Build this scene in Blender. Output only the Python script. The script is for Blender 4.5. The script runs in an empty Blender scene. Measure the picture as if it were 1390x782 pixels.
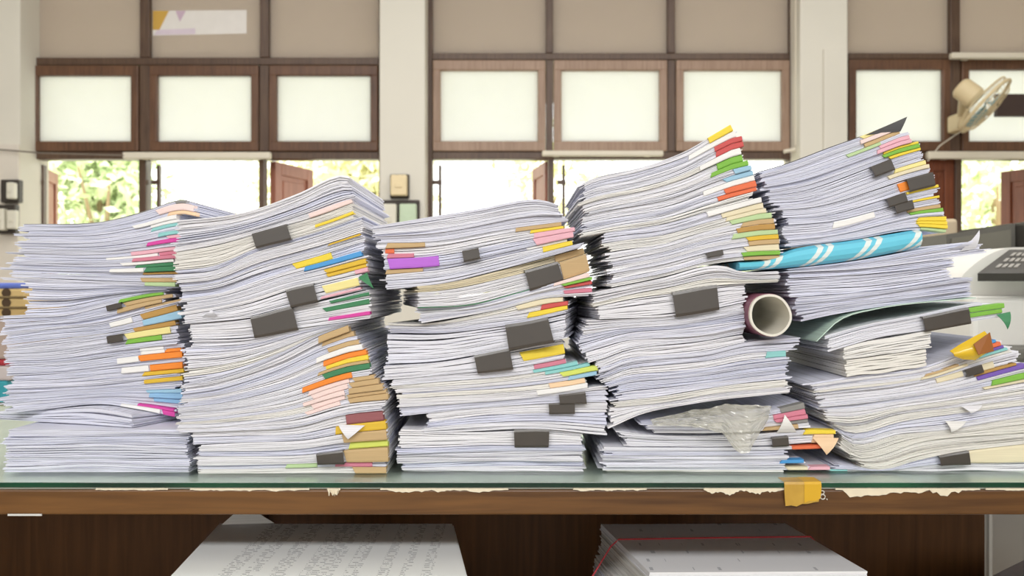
import bpy, bmesh, math, random
import numpy as np
from mathutils import Vector, Matrix

rng = np.random.default_rng(7)
random.seed(7)
scn = bpy.context.scene
COL = scn.collection
F = 1300.0            # focal length in pixels of the 1390 x 782 frame
CZ = 0.99             # camera height
PI = math.pi

def wx(px, Y): return (px - 695.0) * Y / F
def wz(py, Y): return CZ + (391.0 - py) * Y / F

# ------------------------------------------------------------------ materials
def lin(c):
    return tuple((v / 12.92 if v <= 0.04045 else ((v + 0.055) / 1.055) ** 2.4) for v in (x / 255.0 for x in c))

_m = {}
def new_mat(name):
    m = bpy.data.materials.new(name); m.use_nodes = True
    nt = m.node_tree
    return m, nt, nt.nodes['Principled BSDF']

def flat_mat(name, rgb, rough=0.6, metal=0.0, var=0.05, scale=18.0, bump=0.0, stretch=(1, 1, 1), spec=0.3):
    """principled material with a little procedural mottling"""
    if name in _m: return _m[name]
    m, nt, b = new_mat(name)
    c = lin(rgb)
    tc = nt.nodes.new('ShaderNodeTexCoord'); mp = nt.nodes.new('ShaderNodeMapping')
    mp.inputs['Scale'].default_value = stretch
    no = nt.nodes.new('ShaderNodeTexNoise'); no.inputs['Scale'].default_value = scale; no.inputs['Detail'].default_value = 3
    mx = nt.nodes.new('ShaderNodeMix'); mx.data_type = 'RGBA'
    mx.inputs['A'].default_value = tuple(v * (1 - var) for v in c) + (1,)
    mx.inputs['B'].default_value = tuple(min(1, v * (1 + var)) for v in c) + (1,)
    L = nt.links.new
    L(tc.outputs['Object'], mp.inputs['Vector']); L(mp.outputs['Vector'], no.inputs['Vector'])
    L(no.outputs['Fac'], mx.inputs['Factor']); L(mx.outputs['Result'], b.inputs['Base Color'])
    b.inputs['Roughness'].default_value = rough; b.inputs['Metallic'].default_value = metal
    b.inputs['Specular IOR Level'].default_value = spec
    if bump:
        bp = nt.nodes.new('ShaderNodeBump'); bp.inputs['Strength'].default_value = bump; bp.inputs['Distance'].default_value = 0.002
        L(no.outputs['Fac'], bp.inputs['Height']); L(bp.outputs['Normal'], b.inputs['Normal'])
    _m[name] = m
    return m

def paper_mat(name, rgb, rgb2, amp=0.24):
    """page stack: fine layers along z, tone varying from object to object"""
    if name in _m: return _m[name]
    m, nt, b = new_mat(name); L = nt.links.new
    tc = nt.nodes.new('ShaderNodeTexCoord'); mp = nt.nodes.new('ShaderNodeMapping')
    mp.inputs['Scale'].default_value = (2.5, 2.5, 1500)
    no = nt.nodes.new('ShaderNodeTexNoise'); no.inputs['Scale'].default_value = 1.0; no.inputs['Detail'].default_value = 2
    oi = nt.nodes.new('ShaderNodeObjectInfo')
    m1 = nt.nodes.new('ShaderNodeMix'); m1.data_type = 'RGBA'
    m1.inputs['A'].default_value = lin(rgb) + (1,); m1.inputs['B'].default_value = lin(rgb2) + (1,)
    L(oi.outputs['Random'], m1.inputs['Factor'])
    mr = nt.nodes.new('ShaderNodeMapRange'); mr.inputs['From Min'].default_value = 0.3; mr.inputs['From Max'].default_value = 0.7
    mr.inputs['To Min'].default_value = 1 - amp; mr.inputs['To Max'].default_value = 1.0 + amp * 0.3  # tone of the sheet layers, darkened in colour for shade between sheets
    L(tc.outputs['Object'], mp.inputs['Vector']); L(mp.outputs['Vector'], no.inputs['Vector']); L(no.outputs['Fac'], mr.inputs['Value'])
    sc = nt.nodes.new('ShaderNodeVectorMath'); sc.operation = 'SCALE'
    L(m1.outputs['Result'], sc.inputs[0]); L(mr.outputs['Result'], sc.inputs['Scale'])
    L(sc.outputs['Vector'], b.inputs['Base Color'])
    b.inputs['Roughness'].default_value = 0.75; b.inputs['Specular IOR Level'].default_value = 0.2
    _m[name] = m
    return m

def wood_mat(name, dark, light, rough=0.45, axis=0, scale=6.0):
    if name in _m: return _m[name]
    m, nt, b = new_mat(name); L = nt.links.new
    tc = nt.nodes.new('ShaderNodeTexCoord'); mp = nt.nodes.new('ShaderNodeMapping')
    s = [14.0, 14.0, 14.0]; s[axis] = 0.8
    mp.inputs['Scale'].default_value = s
    no = nt.nodes.new('ShaderNodeTexNoise'); no.inputs['Scale'].default_value = scale; no.inputs['Detail'].default_value = 6
    no.inputs['Distortion'].default_value = 0.6
    n2 = nt.nodes.new('ShaderNodeTexNoise'); n2.inputs['Scale'].default_value = 5.0
    L(tc.outputs['Object'], n2.inputs['Vector'])
    cr = nt.nodes.new('ShaderNodeValToRGB')
    cr.color_ramp.elements[0].position = 0.28; cr.color_ramp.elements[0].color = lin(dark) + (1,)
    cr.color_ramp.elements[1].position = 0.72; cr.color_ramp.elements[1].color = lin(light) + (1,)
    ad = nt.nodes.new('ShaderNodeMath'); ad.operation = 'MULTIPLY_ADD'; ad.inputs[1].default_value = 0.35; ad.inputs[2].default_value = -0.17
    a2 = nt.nodes.new('ShaderNodeMath'); a2.operation = 'ADD'
    L(tc.outputs['Object'], mp.inputs['Vector']); L(mp.outputs['Vector'], no.inputs['Vector'])
    L(n2.outputs['Fac'], ad.inputs[0]); L(no.outputs['Fac'], a2.inputs[0]); L(ad.outputs['Value'], a2.inputs[1])
    L(a2.outputs['Value'], cr.inputs['Fac']); L(cr.outputs['Color'], b.inputs['Base Color'])
    b.inputs['Roughness'].default_value = rough; b.inputs['Specular IOR Level'].default_value = 0.35
    _m[name] = m
    return m

WHITE = paper_mat('paper_white', (232, 233, 244), (241, 240, 245))
COOL = paper_mat('paper_cool', (219, 222, 241), (229, 230, 244))
WARM = paper_mat('paper_warm', (238, 235, 228), (240, 239, 238))
CREAM = paper_mat('paper_cream', (226, 212, 180), (232, 222, 196))
PM = {'w': WHITE, 'c': COOL, 'm': WARM, 'k': CREAM}

TAPES = {
 'orange': (250, 122, 22), 'yellow': (240, 208, 40), 'gold': (222, 176, 30), 'red': (196, 58, 58), 'green': (106, 176, 44),
 'dark green': (36, 112, 66), 'pale green': (176, 208, 146), 'lime': (206, 222, 84), 'teal': (124, 200, 200), 'pale blue': (140, 190, 222),
 'blue': (52, 142, 218), 'pink': (232, 168, 186), 'rose': (206, 108, 134), 'pale pink': (244, 214, 210), 'magenta': (212, 44, 150), 'purple': (176, 84, 216),
 'violet': (98, 66, 168), 'tan': (190, 156, 104), 'brown': (176, 128, 52), 'cream': (228, 216, 180), 'peach': (240, 200, 156), 'white': (240, 240, 240),
 'grey': (120, 120, 118), 'maroon': (134, 66, 72), 'vermilion': (228, 92, 48), 'pale yellow': (240, 226, 140), 'charcoal': (52, 52, 56), 'light blue': (122, 176, 224),
}
def tape(c): return flat_mat('tape_' + c.replace(' ', '_'), tuple(v * .86 + w_ * .14 for v, w_ in zip(TAPES[c], (226, 220, 214))), rough=0.6, var=0.16, scale=30, stretch=(.6, .6, 40))

def clip_material():
    m, nt, b = new_mat('black_lacquered_steel'); L = nt.links.new
    no = nt.nodes.new('ShaderNodeTexNoise'); no.inputs['Scale'].default_value = 14
    mr = nt.nodes.new('ShaderNodeMapRange'); mr.inputs['To Min'].default_value = 0.22; mr.inputs['To Max'].default_value = 0.38
    tc = nt.nodes.new('ShaderNodeTexCoord'); L(tc.outputs['Object'], no.inputs['Vector'])
    L(no.outputs['Fac'], mr.inputs['Value']); L(mr.outputs['Result'], b.inputs['Roughness'])
    b.inputs['Base Color'].default_value = lin((62, 56, 51)) + (1,)
    b.inputs['Specular IOR Level'].default_value = 0.6
    return m
CLIP = clip_material()

# ------------------------------------------------------------------ mesh helpers
def wloc(o):
    p = Vector(o.location)
    while o.parent is not None:
        o = o.parent; p = p + Vector(o.location)
    return p

def mesh_obj(name, verts, faces, mats, parent=None, loc=(0, 0, 0), smooth=False, mi=None):
    me = bpy.data.meshes.new(name)
    v = np.asarray(verts, dtype=float) - np.asarray(loc, dtype=float) if len(verts) else verts
    me.from_pydata([tuple(p) for p in v], [], [tuple(f) for f in faces])
    if not isinstance(mats, (list, tuple)): mats = [mats]
    for m in mats: me.materials.append(m)
    if mi is not None: me.polygons.foreach_set('material_index', mi)
    if smooth: me.polygons.foreach_set('use_smooth', [True] * len(me.polygons))
    me.update()
    o = bpy.data.objects.new(name, me); COL.objects.link(o)
    o.location = loc
    if parent is not None:
        o.parent = parent
        o.location = Vector(loc) - wloc(parent)
    return o

def bm_obj(name, bm, mats, parent=None, loc=(0, 0, 0), smooth=False):
    bmesh.ops.recalc_face_normals(bm, faces=bm.faces)
    for v in bm.verts: v.co -= Vector(loc)
    me = bpy.data.meshes.new(name); bm.to_mesh(me); bm.free()
    if not isinstance(mats, (list, tuple)): mats = [mats]
    for m in mats: me.materials.append(m)
    if smooth: me.polygons.foreach_set('use_smooth', [True] * len(me.polygons))
    o = bpy.data.objects.new(name, me); COL.objects.link(o); o.location = loc
    if parent is not None:
        o.parent = parent; o.location = Vector(loc) - wloc(parent)
    return o

def empty(name, loc, label=None, cat=None, group=None, kind=None):
    o = bpy.data.objects.new(name, None); COL.objects.link(o); o.location = loc; o.empty_display_size = 0.02
    return tag(o, label, cat, group, kind)

def tag(o, label=None, cat=None, group=None, kind=None):
    if label: o['label'] = label
    if cat: o['category'] = cat
    if group: o['group'] = group
    if kind: o['kind'] = kind
    return o

def add_box(bm, x0, x1, y0, y1, z0, z1, bev=0.0, mat=0, M=None):
    r = bmesh.ops.create_cube(bm, size=1.0)
    vs = r['verts']
    for v in vs:
        v.co = Vector(((x0 + x1) / 2 + v.co.x * (x1 - x0), (y0 + y1) / 2 + v.co.y * (y1 - y0), (z0 + z1) / 2 + v.co.z * (z1 - z0)))
    fs = list({f for v in vs for f in v.link_faces})
    for f in fs: f.material_index = mat
    if bev > 0:
        es = list({e for v in vs for e in v.link_edges})
        q = bmesh.ops.bevel(bm, geom=es, offset=bev, segments=2, affect='EDGES', profile=0.5)
        vs = list({v for f in q['faces'] for v in f.verts} | {v for v in vs if v.is_valid})
    if M is not None:
        for v in vs: v.co = M @ v.co
    return vs

def add_tube(bm, pts, r, seg=8, mat=0, closed=False):
    pts = [Vector(p) for p in pts]; n = len(pts); rings = []
    for i, p in enumerate(pts):
        if closed: t = (pts[(i + 1) % n] - pts[i - 1])
        else: t = pts[min(i + 1, n - 1)] - pts[max(i - 1, 0)]
        t.normalize()
        up = Vector((0, 0, 1)) if abs(t.z) < 0.9 else Vector((1, 0, 0))
        a = t.cross(up).normalized(); b = t.cross(a).normalized()
        rr = r[i] if hasattr(r, '__len__') else r
        rings.append([bm.verts.new(p + a * math.cos(2 * PI * k / seg) * rr + b * math.sin(2 * PI * k / seg) * rr) for k in range(seg)])
    m = n if closed else n - 1
    for i in range(m):
        A, B = rings[i], rings[(i + 1) % n]
        for k in range(seg):
            f = bm.faces.new((A[k], A[(k + 1) % seg], B[(k + 1) % seg], B[k])); f.material_index = mat
    if not closed:
        bm.faces.new(rings[0]).material_index = mat; bm.faces.new(rings[-1][::-1]).material_index = mat

def add_lathe(bm, prof, seg=32, M=None, mat=0):
    """profile of (radius, height) turned about z"""
    rings = []
    for (r, h) in prof:
        rings.append([bm.verts.new((math.cos(2 * PI * k / seg) * r, math.sin(2 * PI * k / seg) * r, h)) for k in range(seg)])
    for A, B in zip(rings, rings[1:]):
        for k in range(seg):
            bm.faces.new((A[k], A[(k + 1) % seg], B[(k + 1) % seg], B[k])).material_index = mat
    if prof[0][0] > 1e-5: bm.faces.new(rings[0][::-1]).material_index = mat
    if prof[-1][0] > 1e-5: bm.faces.new(rings[-1]).material_index = mat
    if M is not None:
        for R in rings:
            for v in R: v.co = M @ v.co

# ------------------------------------------------------------------ curves
class Curve:
    """smooth height profile through points of the front face"""
    def __init__(s, pts, Y, zmin=None):
        p = sorted(pts)
        s.x = np.array([wx(a, Y) for a, b in p]); s.z = np.array([wz(b, Y) for a, b in p])
        if zmin is not None: s.z = np.maximum(s.z, zmin)
        d = np.diff(s.z) / np.diff(s.x)
        m = np.empty_like(s.x); m[0] = d[0]; m[-1] = d[-1]
        if len(d) > 1: m[1:-1] = (d[:-1] + d[1:]) / 2
        s.m = m
    def __call__(s, x):
        x = np.asarray(x, dtype=float)
        i = np.clip(np.searchsorted(s.x, x) - 1, 0, len(s.x) - 2)
        h = s.x[i + 1] - s.x[i]; t = np.clip((x - s.x[i]) / h, 0, 1)
        y = ((1 + 2 * t) * (1 - t) ** 2 * s.z[i] + t * (1 - t) ** 2 * h * s.m[i] + t * t * (3 - 2 * t) * s.z[i + 1] + t * t * (t - 1) * h * s.m[i + 1])
        lo = np.minimum(x - s.x[0], 0); hi = np.maximum(x - s.x[-1], 0)
        return y + lo * np.clip(s.m[0], -.5, .5) * .5 + hi * np.clip(s.m[-1], -.5, .5) * .5

# ------------------------------------------------------------------ documents
NX, NY = 18, 3
def leaf_template():
    nx, ny = NX + 1, NY + 1
    f = []
    idx = lambda i, j, s: s * nx * ny + j * nx + i
    for j in range(NY):
        for i in range(NX):
            f.append((idx(i, j, 1), idx(i + 1, j, 1), idx(i + 1, j + 1, 1), idx(i, j + 1, 1)))
            f.append((idx(i, j, 0), idx(i, j + 1, 0), idx(i + 1, j + 1, 0), idx(i + 1, j, 0)))
    for i in range(NX):
        f.append((idx(i, 0, 0), idx(i + 1, 0, 0), idx(i + 1, 0, 1), idx(i, 0, 1)))
        f.append((idx(i, NY, 1), idx(i + 1, NY, 1), idx(i + 1, NY, 0), idx(i, NY, 0)))
    for j in range(NY):
        f.append((idx(0, j, 1), idx(0, j + 1, 1), idx(0, j + 1, 0), idx(0, j, 0)))
        f.append((idx(NX, j, 0), idx(NX, j + 1, 0), idx(NX, j + 1, 1), idx(NX, j, 1)))
    return np.array(f)
LEAF_F = leaf_template()

class Frame:
    """front rectangle of one document: maps across/depth to the world, rotated by yaw about its front middle"""
    def __init__(s, xl, xr, Yf, yaw): s.xl, s.xr, s.Y, s.yaw = xl, xr, Yf, yaw; s.xc = (xl + xr) / 2
    def xy(s, x, d):
        c, n = math.cos(s.yaw), math.sin(s.yaw)
        u = x - s.xc
        return s.xc + u * c - d * n, s.Y + u * n + d * c

def build_pages(name, fr, zb, zt, depth, nleaf, mat, parent, loc, f0=0.03, f1=0.97, rag=0.002, flush=False, fjit=0.0012, fan=0.0):
    wts = rng.uniform(0.55, 1.5, nleaf); wts[rng.random(nleaf) < 0.18] *= 1.8
    e = np.concatenate([[0], np.cumsum(wts)]); e = f0 + (f1 - f0) * e / e[-1]
    V = []; Fc = []
    sh = rng.uniform(-1, 1) * rag * 1.2; sh2 = rng.uniform(-1, 1) * rag * 1.2
    t = np.linspace(0, 1, NX + 1); s = np.array([0, .03, .4, 1.0]) if NY == 3 else np.linspace(0, 1, NY + 1)
    T, S = np.meshgrid(t, s)
    for k in range(nleaf):
        a, b = e[k], e[k + 1]; g = (b - a) * rng.uniform(0.06, 0.3)
        fm = (a + b) / 2
        jl = rng.normal(0, rag) + sh * (fm - .5) + fan * (fm - .5)
        jr = rng.normal(0, rag) + sh2 * (fm - .5) - fan * (fm - .5)
        if rng.random() < .09: jl += rng.normal(0, 2.2 * rag)
        if rng.random() < .06: jr -= abs(rng.normal(0, 2.2 * rag))
        jf = -abs(rng.normal(0, fjit)) if not flush else abs(rng.normal(0, fjit * .5))
        ph = rng.uniform(0, 6.28, 3); q = rng.uniform(1.0, 3.2)
        x = (fr.xl + jl) + T * ((fr.xr + jr) - (fr.xl + jl))
        d = jf + S * (depth + rng.normal(0, .003)) + (1 - S) * 0.00045 * np.sin(q * 6.28 * T + ph[0])
        dy = rng.normal(0, 0.002)
        d = d + (1 - S) * dy * (T - .5) if not flush else d
        X, Yw = fr.xy(x, d)
        z0 = zb(X); z1 = zt(X); th = np.maximum(z1 - z0, 1e-4)
        wv = 0.15 * (b - a) * np.sin(q * 5 * T + ph[1]) * th
        Zt = z0 + th * (b - g) + wv; Zb = z0 + th * a + wv
        if nleaf <= 3: Zt = z0 + th * b; Zb = z0 + th * (a + .05)
        o = len(V) * 2 * (NX + 1) * (NY + 1)
        P = np.stack([np.concatenate([X.ravel(), X.ravel()]), np.concatenate([Yw.ravel(), Yw.ravel()]), np.concatenate([Zb.ravel(), Zt.ravel()])], 1)
        V.append(P); Fc.append(LEAF_F + o)
    return mesh_obj(name, np.concatenate(V), np.concatenate(Fc), mat, parent, loc)

def strip(name, x0, x1, fr, zb, zt, sec, mat, parent, loc, n=10, cut=0.0, lean=True):
    """sweep a (depth, fraction-of-thickness, extra z) section along the front of a document"""
    m = len(sec); V = []
    for i in range(n + 1):
        x = x0 + (x1 - x0) * i / n
        slope = float(zt(x + .002) - zt(x - .002)) / .004 if lean else 0
        for (d, f, ez) in sec:
            th = float(zt(x) - zb(x))
            xo = x - slope * (f - .5) * th + cut * (f - .5) * (1 if i == 0 else 0)
            X, Y = fr.xy(xo, d)
            V.append((X, Y, float(zb(X)) + f * float(zt(X) - zb(X)) + ez))
    Fs = []
    for i in range(n):
        for k in range(m):
            Fs.append((i * m + k, i * m + (k + 1) % m, (i + 1) * m + (k + 1) % m, (i + 1) * m + k))
    Fs.append(tuple(range(m))[::-1]); Fs.append(tuple(n * m + k for k in range(m)))
    return mesh_obj(name, V, Fs, mat, parent, loc)

TAPE_SEC = [(-.0017, .16, 0), (-.0017, .84, 0), (-.0010, .97, 0), (.012, 1.0, 0), (.012, .0, 0), (-.0010, .03, 0)]
CLIP_SEC = [(-.0068, -.03, -.0004), (-.0075, .08, 0), (-.0075, .92, 0), (-.0068, 1.03, .0004), (.016, 1.0, .0002),
            (.016, 1.0, -.0002), (-.0058, .98, 0), (-.0062, .9, 0), (-.0062, .1, 0), (-.0058, .02, 0), (.016, .0, .0002), (.016, .0, -.0002)]

ORD = ['', 'first', 'second', 'third', 'fourth', 'fifth', 'sixth', 'seventh', 'eighth', 'ninth', 'tenth', 'eleventh', 'twelfth', 'thirteenth', 'fourteenth', 'fifteenth', 'sixteenth', 'seventeenth', 'eighteenth']

def D(w=1.0, *tabs, clip=None, xl=None, xr=None, col=None, lab=None, cover=None, rag=None, leaves=None, yaw=None, dy=None, note=None, fan=0.0):
    return dict(w=w, tabs=tabs, clip=clip, xl=xl, xr=xr, col=col, lab=lab, cover=cover, rag=rag, leaves=leaves, yaw=yaw, dy=dy, note=note, fan=fan)
def W(n, w=1.0, **k): return [D(w, **k) for _ in range(n)]

def build_pile(pile, where, Y, sections, zfloor=0.7812):
    docs = []
    for s in sections:
        Ys = s.get('Y', Y)
        zt = Curve(s['top'], Ys, zfloor + .002); zb = Curve(s['bot'], Ys, zfloor)
        tot = sum(d['w'] for d in s['docs']); acc = 0
        span_px = abs(np.mean([p[1] for p in s['bot']]) - np.mean([p[1] for p in s['top']]))
        nd = len(s['docs']); x_a, x_b = wx(s['xl'][0], Ys), wx(s['xr'][0], Ys)
        wav = [(0.0, 0, 0)] + [(.2 * min(s['docs'][i]['w'], s['docs'][i + 1]['w']) / tot * rng.uniform(.4, 1), rng.uniform(10, 34), rng.uniform(0, 6.28)) for i in range(nd - 1)] + [(0.0, 0, 0)]
        for di, d in enumerate(s['docs']):
            t0 = acc / tot; acc += d['w']; t1 = acc / tot          # fractions from the top
            tm = (t0 + t1) / 2
            xl = d['xl'] if d['xl'] is not None else s['xl'][0] + (s['xl'][1] - s['xl'][0]) * tm + rng.normal(0, s.get('jx', 2.2))
            xr = d['xr'] if d['xr'] is not None else s['xr'][0] + (s['xr'][1] - s['xr'][0]) * tm + rng.normal(0, s.get('jr', 1.8))
            if d['tabs'] and d['xr'] is None:
                m = max(t[2] for t in d['tabs'])
                if m > xr - 14: xr = m - .5
            top = (lambda x, a=t0, zt=zt, zb=zb, w=wav[di]: zt(x) + (zb(x) - zt(x)) * (a + w[0] * np.sin(w[1] * np.asarray(x) + w[2])))
            bot = (lambda x, a=t1, zt=zt, zb=zb, w=wav[di + 1]: zt(x) + (zb(x) - zt(x)) * (a + w[0] * np.sin(w[1] * np.asarray(x) + w[2])))
            dy = d['dy'] if d['dy'] is not None else rng.uniform(-.0015, .003)
            yaw = d['yaw'] if d['yaw'] is not None else s.get('yaw', 0) + rng.normal(0, .006)
            fr = Frame(wx(xl, Ys), wx(xr, Ys), Ys + dy, yaw)
            px = (t1 - t0) * span_px
            nl = d['leaves'] or int(np.clip(round(px / 1.45), 2, 40))
            docs.append(dict(d=d, fr=fr, top=top, bot=bot, nl=nl, Ys=Ys, s=s))
    # ---- labels
    def key(d):
        if d['lab']: return d['lab']
        cols = []
        for t in d['tabs']:
            if t[0] not in cols: cols.append(t[0])
        cols = cols[:2]
        k = 'binder-clipped document' if d['clip'] else ('document' if cols else '')
        if cols: k += ' with ' + ' and '.join(cols) + (' tab' if len(cols) == 1 else ' tabs')
        return k
    keys = [key(q['d']) for q in docs]
    last, cnt, seen = None, 0, {}
    for i, q in enumerate(docs):
        k = keys[i]; d = q['d']
        if d['lab']:
            lb = d['lab']; last = d['note']; cnt = 0
        elif k:
            seen[k] = seen.get(k, 0) + 1; n = keys.count(k)
            o_ = '' if n == 1 else ORD[seen[k]] + ' '
            lb = k + (', %sfrom top, ' % o_ if n > 1 else ', ') + where
            if n == 1: lb = 'the only ' + lb
            cl = [t[0] for t in d['tabs']]; cl = list(dict.fromkeys(cl))[:2]
            last = o_ + ('clipped ' if d['clip'] else '') + ('-and-'.join(c.replace(' ', '-') for c in cl) + '-tabbed one' if cl else 'one'); cnt = 0
        else:
            cnt += 1
            if last is None: lb = 'plain white document, %s from the top of the %s' % (ORD[cnt], where)
            else: lb = 'plain white document, %s below the %s, %s' % (ORD[cnt], last, where)
        q['label'] = lb
    # ---- geometry
    for q in docs:
        d, fr, top, bot, s = q['d'], q['fr'], q['top'], q['bot'], q['s']
        Ys = q['Ys']
        col = d['col'] or s.get('col') or random.choice('wwwwccm')
        mat = PM[col]
        depth = s.get('depth', 0.290)
        base = (fr.xc, fr.Y, float(bot(fr.xc)))
        rag = (d['rag'] if d['rag'] is not None else s.get('rag', 1.3)) * Ys / F
        parts = bool(d['tabs'] or d['clip'] or d['cover'])
        nm = 'document_bundle' if d['clip'] else ('report' if d['tabs'] else 'document')
        root = None
        if parts:
            root = empty(nm, base, q['label'], 'document', 'documents in the ' + where)
        f1 = .97; f0 = .03
        th_m = float(top(fr.xc) - bot(fr.xc))
        if d['cover']:
            for (c, side) in d['cover']:
                cf = min(.25, .0011 / max(th_m, .001))
                m = tape(c)
                if side == 't':
                    build_pages('cover', fr, (lambda x, b=bot, t=top, a=1 - cf: b(x) + (t(x) - b(x)) * a), top, depth, 1, m, root, base, 0.1, .99, .0005, True)
                    f1 = 1 - cf - .01
                else:
                    build_pages('cover', fr, bot, (lambda x, b=bot, t=top, a=cf: b(x) + (t(x) - b(x)) * a), depth, 1, m, root, base, 0.01, .9, .0005, True)
                    f0 = cf + .01
        o = build_pages('pages' if parts else nm, fr, bot, top, depth, q['nl'], mat, root, base, f0, f1, rag, flush=parts, fan=d['fan'])
        if not parts: tag(o, q['label'], 'document', 'documents in the ' + where)
        for t in d['tabs']:
            x0, x1 = wx(t[1], Ys), wx(t[2], Ys)
            a, b = (t[3], t[4]) if len(t) > 4 else (0.0, 1.0)
            tb = (lambda x, b_=bot, t_=top, a=a: b_(x) + (t_(x) - b_(x)) * a)
            tt = (lambda x, b_=bot, t_=top, a=b: b_(x) + (t_(x) - b_(x)) * a)
            e = strip('spine_tape', x0, x1, fr, tb, tt, TAPE_SEC, tape(t[0]), root, base, cut=rng.uniform(-.004, .004))
            tag(e, t[0] + ' paper tape wrapped round the edge')
        if d['clip']:
            x0, x1 = wx(d['clip'][0], Ys), wx(d['clip'][1], Ys)
            e = strip('binder_clip', x0, x1, fr, bot, top, CLIP_SEC, CLIP, root, base, n=6)
            tag(e, 'black steel binder clip')
        q['root'] = root or o
    return docs

# ================================================================== THE FIVE PILES (front faces in px, top to bottom)
PM['g'] = paper_mat('paper_mint', (196, 222, 208), (202, 226, 212))

# ---- leftmost pile
A_b = [(3, 380), (140, 386), (250, 390)]
B_b = [(33, 428), (90, 425), (140, 412), (200, 399), (250, 394)]
C_b = [(0, 456), (60, 448), (140, 440), (200, 424), (252, 410)]
D_b = [(8, 490), (80, 487), (150, 477), (200, 471), (250, 466)]
E_b = [(8, 536), (130, 530), (250, 520)]
F_b = [(5, 562), (60, 556), (140, 549), (190, 556), (238, 566)]
pile1 = build_pile('p1', 'leftmost pile', 1.13, [
 dict(top=[(34, 304), (135, 301), (190, 288), (247, 271), (264, 274)], bot=A_b, xl=(36, 5), xr=(256, 240), jx=6, col='c', docs=[
   D(.7, ('grey', 238, 252), cover=[('grey', 't')]), D(1.1, ('pale pink', 214, 263), leaves=5), D(.6, ('peach', 228, 266)), D(.7, ('white', 182, 240)),
   D(.6, ('white', 205, 243), leaves=4), D(.7, ('teal', 206, 243)), D(.6), D(.7, ('teal', 216, 244)), D(.6, ('pink', 228, 246)), D(.8, ('magenta', 201, 247)), D(.6), D(.7, ('pink', 178, 244)), D(.6, ('white', 144, 214), ('rose', 216, 240)),
   D(.8, ('rose', 181, 240)), D(.6, ('white', 165, 236)), D(.7, ('dark green', 184, 238)), D(.7, ('white', 150, 196), ('dark green', 198, 240)), D(.6, ('brown', 194, 243)), D(.6), D(.7, ('tan', 192, 240)), D(.8, ('pale green', 197, 238))]),
 dict(top=A_b, bot=B_b, xl=(38, 36), xr=(236, 226), jx=5, rag=3, col='c', docs=W(4, .8) + W(2, 1.1)),
 dict(top=B_b, bot=C_b, xl=(3, -4), xr=(240, 250), jx=4, col='c', docs=[
   D(.6, ('green', 162, 222), xr=224), D(1.0, ('tan', 169, 234), clip=(147, 167), xr=236), D(.9, ('tan', 160, 220), xr=222), D(.8, ('tan', 196, 254)), D(.6)]),
 dict(top=C_b, bot=D_b, xl=(6, 9), xr=(245, 240), jx=4, col='c', docs=[
   D(.7, ('white', 150, 180), ('brown', 193, 241)), D(.8, ('pale blue', 195, 246)), D(.6, ('brown', 182, 238)), D(.9, ('pale yellow', 172, 232), clip=(149, 170), xr=240), D(.6, ('green', 172, 220)), D(.6)]),
 dict(top=D_b, bot=E_b, xl=(10, 8), xr=(247, 247), jx=4, col='c', docs=[
   D(.6, ('white', 190, 222)), D(.8, ('white', 192, 224), ('orange', 225, 246)), D(1.1, ('white', 160, 189), ('orange', 190, 248)), D(.6), D(1.1, ('white', 165, 202), ('orange', 204, 248)),
   D(.7, ('gold', 194, 249)), D(.7), D(.7, ('gold', 196, 248)), D(.5)]),
 dict(top=E_b, bot=F_b, xl=(8, 6), xr=(246, 238), jx=5, rag=3, col='c', docs=[
   D(.7), D(.7, ('pale blue', 200, 247)), D(.9, ('light blue', 204, 249)), D(.8, ('light blue', 209, 247)), D(.6), D(.5, ('magenta', 188, 237)), D(.8, ('white', 165, 218), ('magenta', 222, 238))]),
 dict(top=[(5, 562.5), (60, 556.5), (140, 549.5), (190, 556.5), (238, 566.5)], bot=[(-40, 575), (120, 575), (260, 575)], xl=(-30, -30), xr=(202, 202), docs=[
   D(1, yaw=-.34, leaves=9, col='c', lab='thick white document turned askew, its corner pointing forward, low in the leftmost pile', note='askew thick one')]),
 dict(Y=1.085, top=[(5, 583), (120, 583), (256, 583)], bot=[(5, 643), (256, 643)], xl=(9, 5), xr=(257, 256), jx=2, depth=.30, col='c', docs=W(6)),
])

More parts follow.
